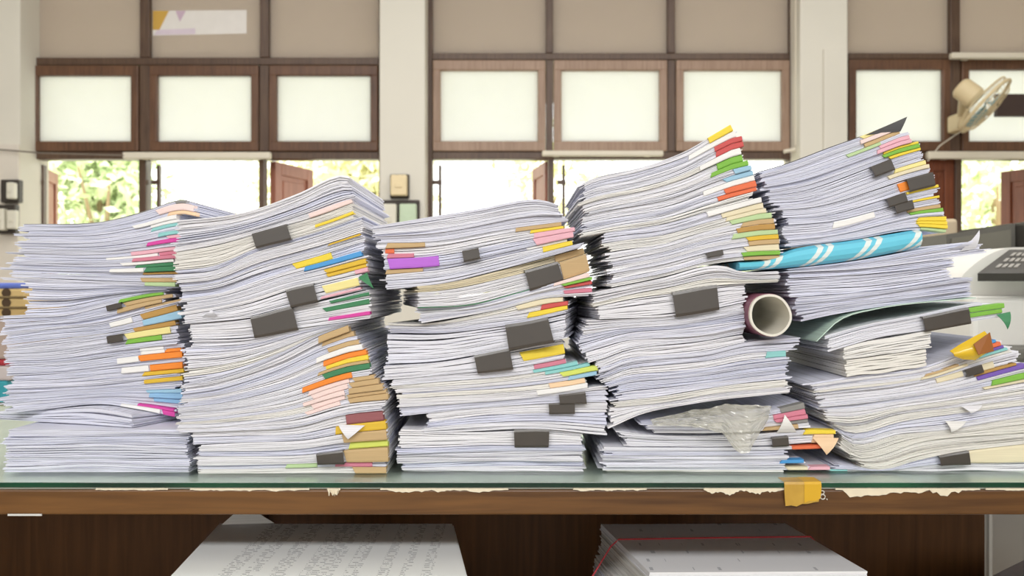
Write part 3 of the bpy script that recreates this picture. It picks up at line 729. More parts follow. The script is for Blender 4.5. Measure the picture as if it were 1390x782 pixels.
# ================================================================== COUNTER, GLASS, TORN LINING, TAPE
WOOD = wood_mat('counter_wood', (72, 44, 18), (114, 76, 36), .4)
WOODD = wood_mat('counter_board', (88, 54, 22), (116, 74, 36), .5, axis=2)
def counter():
    r = empty('counter', (0, 1.35, 0), 'long varnished brown wooden counter carrying all the paper piles', 'counter')
    def part(name, x0, x1, y0, y1, z0, z1, mat, bev=.0015):
        bm = bmesh.new(); add_box(bm, x0, x1, y0, y1, z0, z1, bev); return bm_obj(name, bm, mat, r, (0, 1.35, 0))
    part('tabletop', -1.6, 1.6, 1.052, 1.76, .742, .7722, WOOD)
    part('front_rail', -1.6, 1.6, 1.033, 1.0515, .7452, .7722, WOOD, .002)
    part('back_panel', -1.55, wx(1337, 1.6), 1.6, 1.62, .0, .7415, WOODD)
    part('shelf', -1.55, .96, 1.0, 1.5995, .478, .498, WOODD)
    part('divider', -.425, -.407, 1.55, 1.5995, .4985, .7415, WOODD)
    part('side_panel', -1.58, -1.5505, 1.06, 1.62, 0, .7415, WOODD)
    part('shelf_support', -.02, 0.0, 1.2, 1.5995, 0, .4775, WOODD)
    part('corner_post', wx(1337, 1.6) - .05, wx(1337, 1.6) - .004, 1.54, 1.5995, 0, .4775, WOODD)
    part('far_post', 1.53, 1.59, 1.64, 1.74, 0, .7415, WOODD)
    part('edge_strip', wx(12, 1.034), wx(58, 1.034), 1.0315, 1.0329, .7445, .7465, flat_mat('strip_metal', (214, 214, 210), .4), 0)
    # little white 8. painted on the rail
    bm = bmesh.new()
    def P(px, py): return Vector((wx(px, 1.032), 1.0318, wz(py, 1.032)))
    add_tube(bm, [P(1116 + 2.6 * math.cos(a) , 668.5 + 2.4 * math.sin(a)) for a in np.linspace(0, 2 * PI, 13)[:-1]], .0006, 6, closed=True)
    add_tube(bm, [P(1116.8 + 3.2 * math.cos(a), 674.5 + 3.2 * math.sin(a)) for a in np.linspace(0, 2 * PI, 13)[:-1]], .0006, 6, closed=True)
    add_tube(bm, [P(1122, 678), P(1122.9, 677.6)], .0009, 6)
    tag(bm_obj('painted_number', bm, flat_mat('white_paint', (220, 214, 200), .6), r, (0, 1.35, 0)), 'small white figure 8 with a dot')
counter()

def glass():
    m = bpy.data.materials.new('glass_face'); m.use_nodes = True; nt = m.node_tree; L = nt.links.new; nt.nodes.clear()
    out = nt.nodes.new('ShaderNodeOutputMaterial'); t = nt.nodes.new('ShaderNodeBsdfTransparent'); t.inputs['Color'].default_value = (.93, .96, .94, 1)
    g = nt.nodes.new('ShaderNodeBsdfGlossy'); g.inputs['Roughness'].default_value = .12; g.inputs['Color'].default_value = (.9, .95, .92, 1)
    fz = nt.nodes.new('ShaderNodeFresnel'); fz.inputs['IOR'].default_value = 1.5
    ge = nt.nodes.new('ShaderNodeNewGeometry'); iv = nt.nodes.new('ShaderNodeMath'); iv.operation = 'SUBTRACT'; iv.inputs[0].default_value = 1.0; L(ge.outputs['Backfacing'], iv.inputs[1])
    ml = nt.nodes.new('ShaderNodeMath'); ml.operation = 'MULTIPLY'; L(fz.outputs['Fac'], ml.inputs[0]); L(iv.outputs['Value'], ml.inputs[1])
    no = nt.nodes.new('ShaderNodeTexNoise'); no.inputs['Scale'].default_value = 30; tc = nt.nodes.new('ShaderNodeTexCoord'); L(tc.outputs['Object'], no.inputs['Vector'])
    mr = nt.nodes.new('ShaderNodeMapRange'); mr.inputs['To Min'].default_value = .16; mr.inputs['To Max'].default_value = .3; L(no.outputs['Fac'], mr.inputs['Value']); L(mr.outputs['Result'], g.inputs['Roughness'])
    mx = nt.nodes.new('ShaderNodeMixShader'); L(ml.outputs['Value'], mx.inputs['Fac']); L(t.outputs['BSDF'], mx.inputs[1]); L(g.outputs['BSDF'], mx.inputs[2]); L(mx.outputs['Shader'], out.inputs['Surface'])
    e, nt2, b = new_mat('glass_edge')
    no = nt2.nodes.new('ShaderNodeTexNoise'); no.inputs['Scale'].default_value = 4; cr = nt2.nodes.new('ShaderNodeValToRGB')
    tc = nt2.nodes.new('ShaderNodeTexCoord'); nt2.links.new(tc.outputs['Object'], no.inputs['Vector'])
    cr.color_ramp.elements[0].position = .45; cr.color_ramp.elements[0].color = lin((14, 44, 34)) + (1,)
    cr.color_ramp.elements[1].position = .75; cr.color_ramp.elements[1].color = lin((22, 104, 66)) + (1,)
    nt2.links.new(no.outputs['Fac'], cr.inputs['Fac']); nt2.links.new(cr.outputs['Color'], b.inputs['Base Color']); b.inputs['Roughness'].default_value = .15
    bm = bmesh.new(); add_box(bm, -1.6, 1.6, 1.03, 1.75, .7752, .781, .0006)
    bm.normal_update()
    for f in bm.faces: f.material_index = 0 if abs(f.normal.z) > .8 else 1
    o = bm_obj('glass_sheet', bm, [m, e], None, (0, 1.39, .7752))
    tag(o, 'clear glass sheet with a dark green edge lying on the counter top', 'glass')
    bm = bmesh.new(); add_box(bm, -1.595, 1.595, 1.036, 1.74, .7725, .7748)
    o = bm_obj('lining_sheet', bm, flat_mat('lining', (214, 220, 212), .8, var=.12, scale=7), None, (0, 1.39, .7725))
    tag(o, 'pale lining paper spread flat under the glass on the counter', 'paper')
glass()

TORN = flat_mat('torn_paper', (226, 214, 188), .85, var=.12, scale=60)
def torn(px0, px1, drop, lab, seed):
    r_ = np.random.default_rng(seed); n = 40; V = []; Fs = []
    w = np.convolve(r_.normal(0, 1, n + 9), np.ones(5) / 5, 'same')[4:n + 5]
    for i in range(n + 1):
        t = i / n; px = px0 + (px1 - px0) * t
        en = min(1, t * 9, (1 - t) * 7)
        py = 664.2 + en * drop * .8 * (.62 + .55 * w[i] + .12 * r_.normal())
        py = max(py, 664.8)
        x = wx(px, 1.032)
        V += [(x, 1.0322, .7742), (x, 1.0318 - .0012 * r_.random(), wz(py, 1.032)), (x, 1.0328, wz(py, 1.032)), (x, 1.0328, .7742)]
    for i in range(n):
        for k in range(4): Fs.append((i * 4 + k, i * 4 + (k + 1) % 4, i * 4 + 4 + (k + 1) % 4, i * 4 + 4 + k))
    Fs += [(0, 1, 2, 3), (n * 4 + 3, n * 4 + 2, n * 4 + 1, n * 4)]
    o = mesh_obj('torn_paper_strip', V, Fs, TORN, None, (wx((px0 + px1) / 2, 1.032), 1.032, .772))
    tag(o, lab, 'torn paper', 'torn paper along the counter edge')
torn(130, 228, 2.0, 'thin torn paper remnant on the counter edge below the leftmost pile', 1)
torn(258, 420, 3.2, 'torn paper remnant on the counter edge below the second pile from the left', 2)
torn(444, 462, 12, 'small hanging tip of torn paper on the counter edge below the second pile from left', 3)
torn(516, 690, 5.5, 'long torn paper remnant on the counter edge below the middle pile', 4)
torn(778, 878, 4.2, 'short torn paper remnant on the counter edge left of the second pile from the right', 5)
torn(955, 1064, 8, 'torn paper remnant just left of the yellow tape on the counter edge', 6)
torn(1134, 1330, 12, 'wide torn paper remnant right of the yellow tape on the counter edge', 8)
torn(1338, 1500, 2, 'thin torn paper remnant at the right end of the counter edge', 9)

def ytape():
    m, nt, b = new_mat('yellow_tape')
    no = nt.nodes.new('ShaderNodeTexNoise'); no.inputs['Scale'].default_value = 90; cr = nt.nodes.new('ShaderNodeValToRGB')
    tc = nt.nodes.new('ShaderNodeTexCoord'); nt.links.new(tc.outputs['Object'], no.inputs['Vector'])
    cr.color_ramp.elements[0].color = lin((180, 136, 44)) + (1,); cr.color_ramp.elements[1].color = lin((212, 168, 62)) + (1,)
    nt.links.new(no.outputs['Fac'], cr.inputs['Fac']); nt.links.new(cr.outputs['Color'], b.inputs['Base Color']); b.inputs['Roughness'].default_value = .4
    b.inputs['Alpha'].default_value = .93
    def piece(cols, off):
        V = []; Fs = []; n = len(cols)
        for (px, pb) in cols:
            for (y, z) in ((1.055, .7816), (1.0293, .7816), (1.0285 - off, .779), (1.0285 - off, .772), (1.0285 - off, wz(pb, 1.0285))):
                V.append((wx(px + (0.0 if z > .77 else (px - 1090) * -.06), 1.03), y - .0004, z + off * .5))
        for i in range(n - 1):
            for k in range(4): Fs.append((i * 5 + k, i * 5 + k + 1, i * 5 + 6 + k, i * 5 + 5 + k))
        return V, Fs
    base = (wx(1090, 1.03), 1.03, .77)
    r = empty('adhesive_tape', base, 'torn piece of yellow tape folded over the glass edge of the counter', 'tape')
    V, Fs = piece([(1064, 687), (1072, 686), (1080, 687.5), (1088, 684), (1096, 684), (1104, 682), (1112, 681)], 0)
    mesh_obj('tape_strip', V, Fs, m, r, base)
    V, Fs = piece([(1091, 683), (1098, 680), (1107, 680), (1114, 677)], .0006)
    mesh_obj('tape_overlap', V, Fs, flat_mat('yellow_tape_double', (214, 166, 40), .4), r, base)
ytape()

# ------------------------------------------------------------------ papers on the lower shelf
def print_mat(name, paper, cols, sx, sy, thr, ink=(120, 122, 130)):
    """rows of small grey print in columns"""
    m, nt, b = new_mat(name); L = nt.links.new
    tc = nt.nodes.new('ShaderNodeTexCoord'); sp = nt.nodes.new('ShaderNodeSeparateXYZ'); L(tc.outputs['Object'], sp.inputs['Vector'])
    def mth(op, a, b_=None, c=None):
        n = nt.nodes.new('ShaderNodeMath'); n.operation = op
        for i, v in enumerate((a, b_, c)):
            if v is None: continue
            if isinstance(v, (int, float)): n.inputs[i].default_value = v
            else: L(v, n.inputs[i])
        return n.outputs['Value']
    row = mth('LESS_THAN', mth('FLOORED_MODULO', mth('DIVIDE', sp.outputs['Y'], sy), 1.0), .34)
    no = nt.nodes.new('ShaderNodeTexNoise'); no.inputs['Scale'].default_value = 1.0; no.inputs['Detail'].default_value = 4
    cb = nt.nodes.new('ShaderNodeCombineXYZ'); L(mth('MULTIPLY', sp.outputs['X'], sx), cb.inputs['X']); L(mth('FLOOR', mth('DIVIDE', sp.outputs['Y'], sy)), cb.inputs['Y'])
    L(cb.outputs['Vector'], no.inputs['Vector'])
    ink_on = mth('GREATER_THAN', no.outputs['Fac'], thr)
    colm = None
    for (a, c) in cols:
        k = mth('MULTIPLY', mth('GREATER_THAN', sp.outputs['X'], a), mth('LESS_THAN', sp.outputs['X'], c))
        colm = k if colm is None else mth('MAXIMUM', colm, k)
    fac = mth('MULTIPLY', mth('MULTIPLY', row, ink_on), colm)
    mx = nt.nodes.new('ShaderNodeMix'); mx.data_type = 'RGBA'; L(fac, mx.inputs['Factor'])
    mx.inputs['A'].default_value = lin(paper) + (1,); mx.inputs['B'].default_value = lin(ink) + (1,)
    L(mx.outputs['Result'], b.inputs['Base Color']); b.inputs['Roughness'].default_value = .8; b.inputs['Specular IOR Level'].default_value = .15
    return m

PR1 = print_mat('printed_list', (240, 243, 243), [(-.095, -.077), (-.07, -.055), (-.042, -.024), (-.01, .026), (.036, .052), (.072, .084), (.096, .106), (.118, .13)], 110, .0062, .5, (150, 152, 158))
PR2 = print_mat('printed_form', (246, 247, 250), [(-.11, -.05), (-.03, .03), (.05, .1)], 90, .035, .6, (196, 198, 204))

def corner(px, z, Y): return (wx(px, Y), Y)
def shelf_stack(name, quad, z0, z1, n, mat_top, where, lab_top, lab, spread, group):
    """separate documents stacked; quad = back-left, back-right, front-right, front-left in x, y"""
    Q = [Vector((a, b)) for a, b in quad]; r_ = np.random.default_rng(int(abs(quad[0][0]) * 1000))
    h = (z1 - z0) / n
    for k in range(n):
        t = k / (n - 1); dx = spread * (t - 1) + r_.normal(0, .0018); dy = r_.normal(0, .003)
        bm = bmesh.new(); sheets = 5
        za = z0 + k * h
        for s in range(sheets):
            jx, jy = r_.normal(0, .0012), r_.normal(0, .0012)
            zz0 = za + h * s / sheets; zz1 = zz0 + h / sheets * .8
            if s == sheets - 1: zz1 = za + h * .99
            nx, ny = 12, 3; g = {}
            for sd, z in ((0, zz0), (1, zz1)):
                for i in range(nx + 1):
                    for j in range(ny + 1):
                        u, v = i / nx, j / ny
                        p = (Q[0] * (1 - u) + Q[1] * u) * (1 - v) + (Q[3] * (1 - u) + Q[2] * u) * v
                        g[i, j, sd] = bm.verts.new((p.x + dx + jx, p.y + dy + jy, z))
            for i in range(nx):
                for j in range(ny):
                    bm.faces.new((g[i, j, 1], g[i + 1, j, 1], g[i + 1, j + 1, 1], g[i, j + 1, 1])); bm.faces.new((g[i, j, 0], g[i, j + 1, 0], g[i + 1, j + 1, 0], g[i + 1, j, 0]))
                bm.faces.new((g[i, 0, 0], g[i + 1, 0, 0], g[i + 1, 0, 1], g[i, 0, 1])); bm.faces.new((g[i, ny, 0], g[i, ny, 1], g[i + 1, ny, 1], g[i + 1, ny, 0]))
            for j in range(ny):
                bm.faces.new((g[0, j, 0], g[0, j, 1], g[0, j + 1, 1], g[0, j + 1, 0])); bm.faces.new((g[nx, j, 0], g[nx, j + 1, 0], g[nx, j + 1, 1], g[nx, j, 1]))
        c = (Q[0] + Q[1] + Q[2] + Q[3]) / 4
        top = k == n - 1
        o = bm_obj('printed_document' if top else 'document', bm, mat_top if top else random.choice([WHITE, COOL, WARM]), None, (c.x, c.y, za))
        tag(o, lab_top if top else lab % ORD[n - 1 - k], 'document', group)

LQ = [(-.3756, 1.226), (-.0782, 1.226), (-.0464, .975), (-.3566, .975)]
shelf_stack('left', LQ, .4985, .6887, 16, PR1, '', 'wide printed list lying on top of the stack on the left part of the shelf', 'white document, %s below the printed list on the left part of the shelf', .01, 'documents on the left part of the shelf')
RQ = [(.1242, 1.311), (.3777, 1.316), (.408, 1.0926), (.1589, 1.088)]
shelf_stack('right', RQ, .4985, .6668, 16, PR2, '', 'faintly printed form on top of the banded stack on the lower shelf', 'white document, %s below the top form in the banded stack on the shelf', .035, 'documents in the banded stack on the shelf')

def shelf_extras():
    # red rubber band round the banded stack
    bm = bmesh.new(); y = 1.455
    pts = [(.09, y, .50), (.118, y, .545), (.15, y - .002, .598), (.162, y - .002, .6086), (.2, y, .6086), (.32, y + .008, .6086), (.458, y + .014, .6086), (.4625, y + .012, .604), (.4435, y + .012, .55)]
    pts = [(x * .845, y_ * .845, .99 - (.99 - z) * .845) for x, y_, z in pts]
    add_tube(bm, pts, .001, 8)
    tag(bm_obj('rubber_band', bm, flat_mat('red_rubber', (206, 70, 78), .5), None, (.25, 1.23, .6)), 'thin red rubber band stretched around the document stack on the shelf', 'rubber band')
    # dark sheets at the back of the left stack
    bm = bmesh.new()
    P = [(x * .844, y_ * .844, .99 - (.99 - z) * .844) for x, y_, z in [(-.437, 1.44, .6338), (-.36, 1.45, .6338), (-.405, 1.45, .662)]]
    vs = [bm.verts.new(p) for p in P]; vs2 = [bm.verts.new((x, yy + .0008, z)) for x, yy, z in P]
    bm.faces.new(vs); bm.faces.new(vs2[::-1])
    for i in range(3): bm.faces.new((vs[i], vs2[i], vs2[(i + 1) % 3], vs[(i + 1) % 3]))
    tag(bm_obj('loose_sheet', bm, WARM, None, (-.338, 1.22, .689)), 'loose page with its corner standing up at the back of the printed list', 'paper')
    # documents at the lower right of the shelf
    for k in range(5):
        bm = bmesh.new(); z0 = .4985 + k * .0117
        for q in range(4):
            add_box(bm, 0, .297, -.21, 0, z0 + q * .0029, z0 + q * .0029 + .0026, M=Matrix.Translation((.61 - .002 * q + .004 * (k - 4), 1.335, 0)) @ Matrix.Rotation(math.radians(42 + (k - 4) * 1.5), 4, 'Z'))
        tag(bm_obj('document', bm, WHITE, None, (.72, 1.35, z0)), 'white document at the right end of the shelf, one corner showing at bottom right' if k == 4 else 'white document hidden %s below the corner-showing one at the right end of the shelf' % ORD[4 - k], 'document', 'documents at the right end of the shelf')
shelf_extras()

# ================================================================== ROOM
WALLW = flat_mat('white_wall_paint', (226, 222, 210), .7, var=.04, scale=3)
YW = 5.4
def BX(px): return (px - 695) * YW / F
def BZ(py): return CZ + (391 - py) * YW / F
def struct(name, boxes, mat, loc=(0, 0, 0), bev=0):
    bm = bmesh.new()
    for b in boxes: add_box(bm, *b, bev)
    return tag(bm_obj(name, bm, mat, None, loc), kind='structure')
struct('floor', [(-4.6, 4.6, -5, 5.7, -.1, 0)], flat_mat('floor_tile', (170, 160, 146), .5, scale=2))
struct('ceiling', [(-4.6, 4.6, -5, 5.7, 3.4, 3.5)], flat_mat('ceiling_paint', (232, 230, 224), .8))
struct('wall_left', [(-4.6, -4.5, -5, 5.7, 0, 3.4)], WALLW)
struct('wall_right', [(4.5, 4.6, -5, 5.7, 0, 3.4)], WALLW)
struct('wall_front', [(-4.5, 4.5, -5.1, -5, 0, 3.4)], WALLW)
ZT = 3.12
struct('wall_back', [(-4.5, 4.5, YW, 5.6, 0, .86), (-4.5, 4.5, YW, 5.6, ZT, 3.4), (-4.5, BX(28), YW, 5.6, .86, ZT), (BX(1620), 4.5, YW, 5.6, .86, ZT)], WALLW)
def pillar(name, p0, p1, y=5.22):
    s = y / F
    struct(name, [((p0 - 695) * s, (p1 - 695) * s, y, YW + .15, 0, 3.4)], WALLW, bev=.008)
pillar('trim_1', -70, 27); pillar('trim_2', 515, 577); pillar('trim_3', 1086, 1151)
s_ = 5.2 / F
struct('trim_4', [((1118 - 695) * s_, (1150 - 695) * s_, 5.195, 5.2195, 0, CZ + (391 - 66) * s_)], WALLW, bev=.004)
struct('trim_5', [((-70 - 695) * s_, (26 - 695) * s_, 5.19, 5.2195, 0, CZ + (391 - 196) * s_)], flat_mat('panel_paint', (226, 218, 206), .6), bev=.004)

FR_L = wood_mat('window_wood', (78, 52, 38), (112, 78, 56), .4, axis=2)
FR_D = wood_mat('window_wood_dark', (70, 50, 40), (98, 76, 60), .4, axis=2)
SH = wood_mat('shutter_wood', (150, 92, 74), (176, 116, 96), .5, axis=2)
SHD = wood_mat('shutter_wood_dark', (98, 48, 26), (126, 66, 38), .4, axis=2)
def frosted(name, rgb, tr):
    m = bpy.data.materials.new(name); m.use_nodes = True; nt = m.node_tree; L = nt.links.new; nt.nodes.clear()
    out = nt.nodes.new('ShaderNodeOutputMaterial'); t = nt.nodes.new('ShaderNodeBsdfTranslucent'); d = nt.nodes.new('ShaderNodeBsdfDiffuse')
    no = nt.nodes.new('ShaderNodeTexNoise'); no.inputs['Scale'].default_value = 9; tc = nt.nodes.new('ShaderNodeTexCoord'); L(tc.outputs['Object'], no.inputs['Vector'])
    mx0 = nt.nodes.new('ShaderNodeMix'); mx0.data_type = 'RGBA'; c = lin(rgb)
    mx0.inputs['A'].default_value = tuple(v * .95 for v in c) + (1,); mx0.inputs['B'].default_value = c + (1,)
    L(no.outputs['Fac'], mx0.inputs['Factor']); L(mx0.outputs['Result'], t.inputs['Color']); d.inputs['Color'].default_value = c + (1,)
    mx = nt.nodes.new('ShaderNodeMixShader'); mx.inputs['Fac'].default_value = tr
    L(d.outputs['BSDF'], mx.inputs[1]); L(t.outputs['BSDF'], mx.inputs[2]); L(mx.outputs['Shader'], out.inputs['Surface'])
    return m
PANE_U = frosted('frosted_upper', (206, 196, 190), .66)
PANE_S = frosted('frosted_sash', (244, 246, 250), .85)

def rects(name, R, y0, y1, mat, parent, bev=.004, lab=None):
    bm = bmesh.new()
    for (a, b, c, d) in R: add_box(bm, BX(a), BX(b), y0, y1, BZ(d), BZ(c), bev)
    o = bm_obj(name, bm, mat, parent, tuple(parent.location) if parent.parent is None else tuple(parent.location + parent.parent.location))
    return tag(o, lab)

def shutter(parent, p0, Y0, p1, Y1, top, bot, mat, name='shutter', lab=None):
    a = Vector((wx(p0, Y0), Y0, 0)); b = Vector((wx(p1, Y1), Y1, 0)); d = b - a; w = d.length; d.normalize(); n = Vector((-d.y, d.x, 0))
    z1, z0 = wz(top, Y0), wz(bot, Y0)
    M = Matrix(((d.x, n.x, 0, a.x), (d.y, n.y, 0, a.y), (0, 0, 1, 0), (0, 0, 0, 1)))
    bm = bmesh.new(); f = .07
    for (x0, x1, q0, q1) in ((0, f, z0, z1), (w - f, w, z0, z1), (f, w - f, z1 - f, z1), (f, w - f, z0, z0 + f)): add_box(bm, x0, x1, -.018, .018, q0, q1, .003, M=M)
    add_box(bm, f - .002, w - f + .002, -.007, .007, z0 + f - .002, z1 - f + .002, M=M)
    add_box(bm, f + .03, w - f - .03, -.012, .012, z0 + f + .03, z1 - f - .03, .005, M=M)
    return tag(bm_obj(name, bm, mat, parent, tuple(parent.location)), lab)

def bay(name, xs, jl, jr, mull, rail, posts, FR):
    r = empty(name, (BX((jl[0] + jr[1]) / 2), YW, .86), kind='structure')
    R = [(jl[0], jl[1], -122, 520), (jr[0], jr[1], -122, 520), (jl[1], jr[0], rail[0], rail[1]), (jl[1], jr[0], 206, 216), (jl[1], jr[0], -122, -112), (jl[1], jr[0], 412, 423)]
    R = [q for q in R]
    for m in mull: R += [(m[0] + .3, m[1] - .3, -111.5, rail[0] - .3), (m[0] + .3, m[1] - .3, rail[1] + .3, 205.7)]
    for p in posts: R.append((p[0], p[1], 215, 413))
    rects('window_frame', R, YW + .0, YW + .09, FR_D, r, lab='dark brown fixed frame')
    for (a, b) in xs:
        rects('upper_pane', [(a - 2, b + 2, -113, rail[0] + 1)], YW + .04, YW + .046, PANE_U, r, 0, 'greyish frosted pane')
        ob = rects('sash', [(a + .5, b - .5, rail[1] + 1, rail[1] + 15), (a + .5, b - .5, 192, 205.5), (a + .5, a + 11, rail[1] + 14, 193), (b - 11, b - .5, rail[1] + 14, 193)], YW - .012, YW + .06, FR, r, .006, 'brown wooden top-hung sash')
        rects('pane', [(a + 9, b - 9, rail[1] + 13, 194)], YW + .02, YW + .026, PANE_S, ob, 0, 'bright frosted pane')
    return r
FR_M = wood_mat('window_wood_hazed', (140, 112, 92), (168, 140, 120), .4, axis=2)  # paler copy of the frame wood; lens haze over the middle bay put into colour
w1 = bay('window_1', [(41, 189), (203, 352), (365, 514)], (27, 41), (514, 522), [(189, 203), (352, 365)], (78, 88), [(188, 198), (351, 358)], FR_L)
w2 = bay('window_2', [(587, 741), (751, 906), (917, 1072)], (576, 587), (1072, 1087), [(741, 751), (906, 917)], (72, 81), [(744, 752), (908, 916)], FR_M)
w3 = bay('window_3', [(1151, 1290), (1304, 1452), (1466, 1610)], (1143, 1151), (1610, 1622), [(1290, 1304), (1452, 1466)], (72, 80), [(1297, 1306), (1452, 1462)], FR_L)
shutter(w1, 50, 5.5, 75, 5.95, 224, 392, SH, lab='reddish brown panelled shutter standing open')
shutter(w1, 370, 5.5, 422, 5.92, 219, 392, SH, lab='reddish brown panelled shutter standing open')
shutter(w2, 744, 5.5, 726, 5.9, 219, 392, SH, lab='pale reddish shutter standing open')
shutter(w3, 1448, 5.5, 1361, 5.9, 222, 392, SHD, lab='dark red-brown shutter standing open')
shutter(w3, 1249, 5.44, 1297, 5.44, 216, 400, SHD, lab='dark brown closed shutter')
shutter(w3, 1158, 5.44, 1247, 5.44, 216, 400, SHD, lab='dark brown closed shutter')
for (w, px) in ((w1, 50), (w1, 209), (w2, 596), (w2, 766)):
    rects('casement_stile', [(px - 2, px + 2, 222, 410)], 5.46, 5.5, FR_D, w, .002)
    rects('hinge', [(px - 9, px + 3, 243, 249)], 5.455, 5.465, FR_D, w, .001)

def banner():
    r = empty('paper_banner', (BX(268), YW + .03, BZ(45)), 'white paper banner with an ochre end stuck on the upper pane at top left', 'banner')
    loc = tuple(r.location); y = YW + .0385
    def poly(name, pts, m, dy, lab=None):
        bm = bmesh.new(); vs = [bm.verts.new((BX(a), y - dy, BZ(b))) for a, b in pts]; f = bm.faces.new(vs)
        e = bmesh.ops.extrude_face_region(bm, geom=[f])
        for v in [g for g in e['geom'] if isinstance(g, bmesh.types.BMVert)]: v.co.y += .0008
        return tag(bm_obj(name, bm, m, r, loc), lab)
    poly('banner_sheet', [(204, 12), (332, 11), (332, 43), (204, 46)], flat_mat('banner_white', (236, 232, 228), .7), .0)
    poly('ochre_block', [(204, 12), (226, 12), (213, 38), (204, 38)], flat_mat('banner_ochre', (212, 168, 78), .7), .001, 'ochre printed corner')
    poly('lilac_triangle', [(235, 12), (249, 12), (241, 27)], flat_mat('banner_lilac', (206, 180, 200), .7), .001, 'lilac printed triangle')
    poly('lilac_band', [(210, 38), (262, 36), (262, 44), (206, 45)], flat_mat('banner_pale', (222, 208, 222), .7), .001, 'pale lilac printed band')
banner()

# rails under the windows
RAIL = flat_mat('rail_white', (226, 218, 200), .5)
def rail(px0, px1, p0, p1, lab, Y=5.32):
    s = Y / F
    r = empty('window_rail', ((px0 + px1) / 2 * s - 695 * s, Y, CZ + (391 - p1) * s), lab, 'rail')
    bm = bmesh.new(); add_box(bm, (px0 - 695) * s, (px1 - 695) * s, Y - .02, Y + .02, CZ + (391 - p1) * s, CZ + (391 - p0) * s, .006)
    bm_obj('rail_bar', bm, RAIL, r, tuple(r.location))
    for t in (.12, .88):
        px = px0 + (px1 - px0) * t; bm = bmesh.new()
        add_box(bm, (px - 4 - 695) * s, (px + 4 - 695) * s, Y + .0205, YW - .013, CZ + (391 - p1) * s + .004, CZ + (391 - p0) * s - .004, .002)
        bm_obj('bracket', bm, RAIL, r, tuple(r.location))
rail(168, 368, 207, 216, 'white rail across the bottom of the left window frames')
rail(736, 900, 205, 212, 'white rail across the bottom of the middle window frames')
rail(1258, 1500, 206, 216, 'white rail across the right window just below the fan')
rail(1290, 1500, 72, 80, 'white rail across the right window just above the fan')

bm = bmesh.new(); s = 5.3 / F
def PP(px, py): return ((px - 695) * s, 5.3, CZ + (391 - py) * s)
add_tube(bm, [PP(1081, -100), PP(1081, 60), PP(1081, 196), PP(1079, 203), PP(1064, 206)], .011, 10)
tag(bm_obj('conduit_pipe', bm, RAIL, None, PP(1081, 206)), 'thin white pipe running down beside the pillar right of the middle windows', 'pipe')
bm = bmesh.new(); s = 5.17 / F
def PP(px, py): return ((px - 695) * s, 5.17, CZ + (391 - py) * s)
add_tube(bm, [PP(-60, 196), PP(0, 203), PP(60, 208), PP(168, 211)], .004, 8)
tag(bm_obj('wall_cable', bm, flat_mat('cable_grey', (120, 110, 100), .6), None, PP(0, 203)), 'thin grey cable stretched across the left pillar toward the window rail', 'cable')

# electric boxes
BLK = flat_mat('box_black', (58, 52, 48), .5); PALE = flat_mat('cover_pale', (226, 222, 206), .35); CRM = flat_mat('cover_cream', (236, 216, 172), .35); GRNP = flat_mat('cover_green', (196, 216, 186), .35)
def box_thing(name, lab, cat, px0, px1, py0, py1, Y, d, mat, covers, pname='backplate'):
    s = Y / F; X = lambda p: (p - 695) * s; Z = lambda p: CZ + (391 - p) * s
    r = empty(name, (X((px0 + px1) / 2), Y, Z(py1)), lab, cat); loc = tuple(r.location)
    bm = bmesh.new(); add_box(bm, X(px0), X(px1), Y - d, Y, Z(py1), Z(py0), .006); bm_obj(pname, bm, mat, r, loc)
    for (a, b, c, e, m, q) in covers:
        bm = bmesh.new(); add_box(bm, X(a), X(b), Y - d - q, Y - d - .0002, Z(e), Z(c), .008)
        add_box(bm, X(a + (b - a) * .3), X(b - (b - a) * .3), Y - d - q - .006, Y - d - q + .001, Z(c + (e - c) * .62), Z(c + (e - c) * .4), .002)
        bm_obj('cover', bm, m, r, loc)
box_thing('bell_box', 'cream electric box on a dark plate high on the first pillar', 'electric box', 530, 556, 237, 270, 5.2199, .02, BLK, [(532, 554, 239, 267, CRM, .05)])
box_thing('breaker_box', 'black board with two pale breaker covers on the first pillar', 'electric box', 516, 570, 272, 330, 5.2199, .03, BLK, [(518, 540, 278, 318, PALE, .04), (544, 567, 278, 318, GRNP, .04)])
box_thing('breaker_box', 'upper black electric box on the pillar at the far left edge', 'electric box', 7, 32, 245, 276, 5.1899, .05, BLK, [(21, 31, 250, 272, PALE, .05)])
box_thing('breaker_box', 'lower black electric box on the pillar at the far left edge', 'electric box', 2, 27, 279, 318, 5.1899, .05, BLK, [(8, 18, 285, 314, PALE, .05), (20, 33, 287, 312, PALE, .04)])

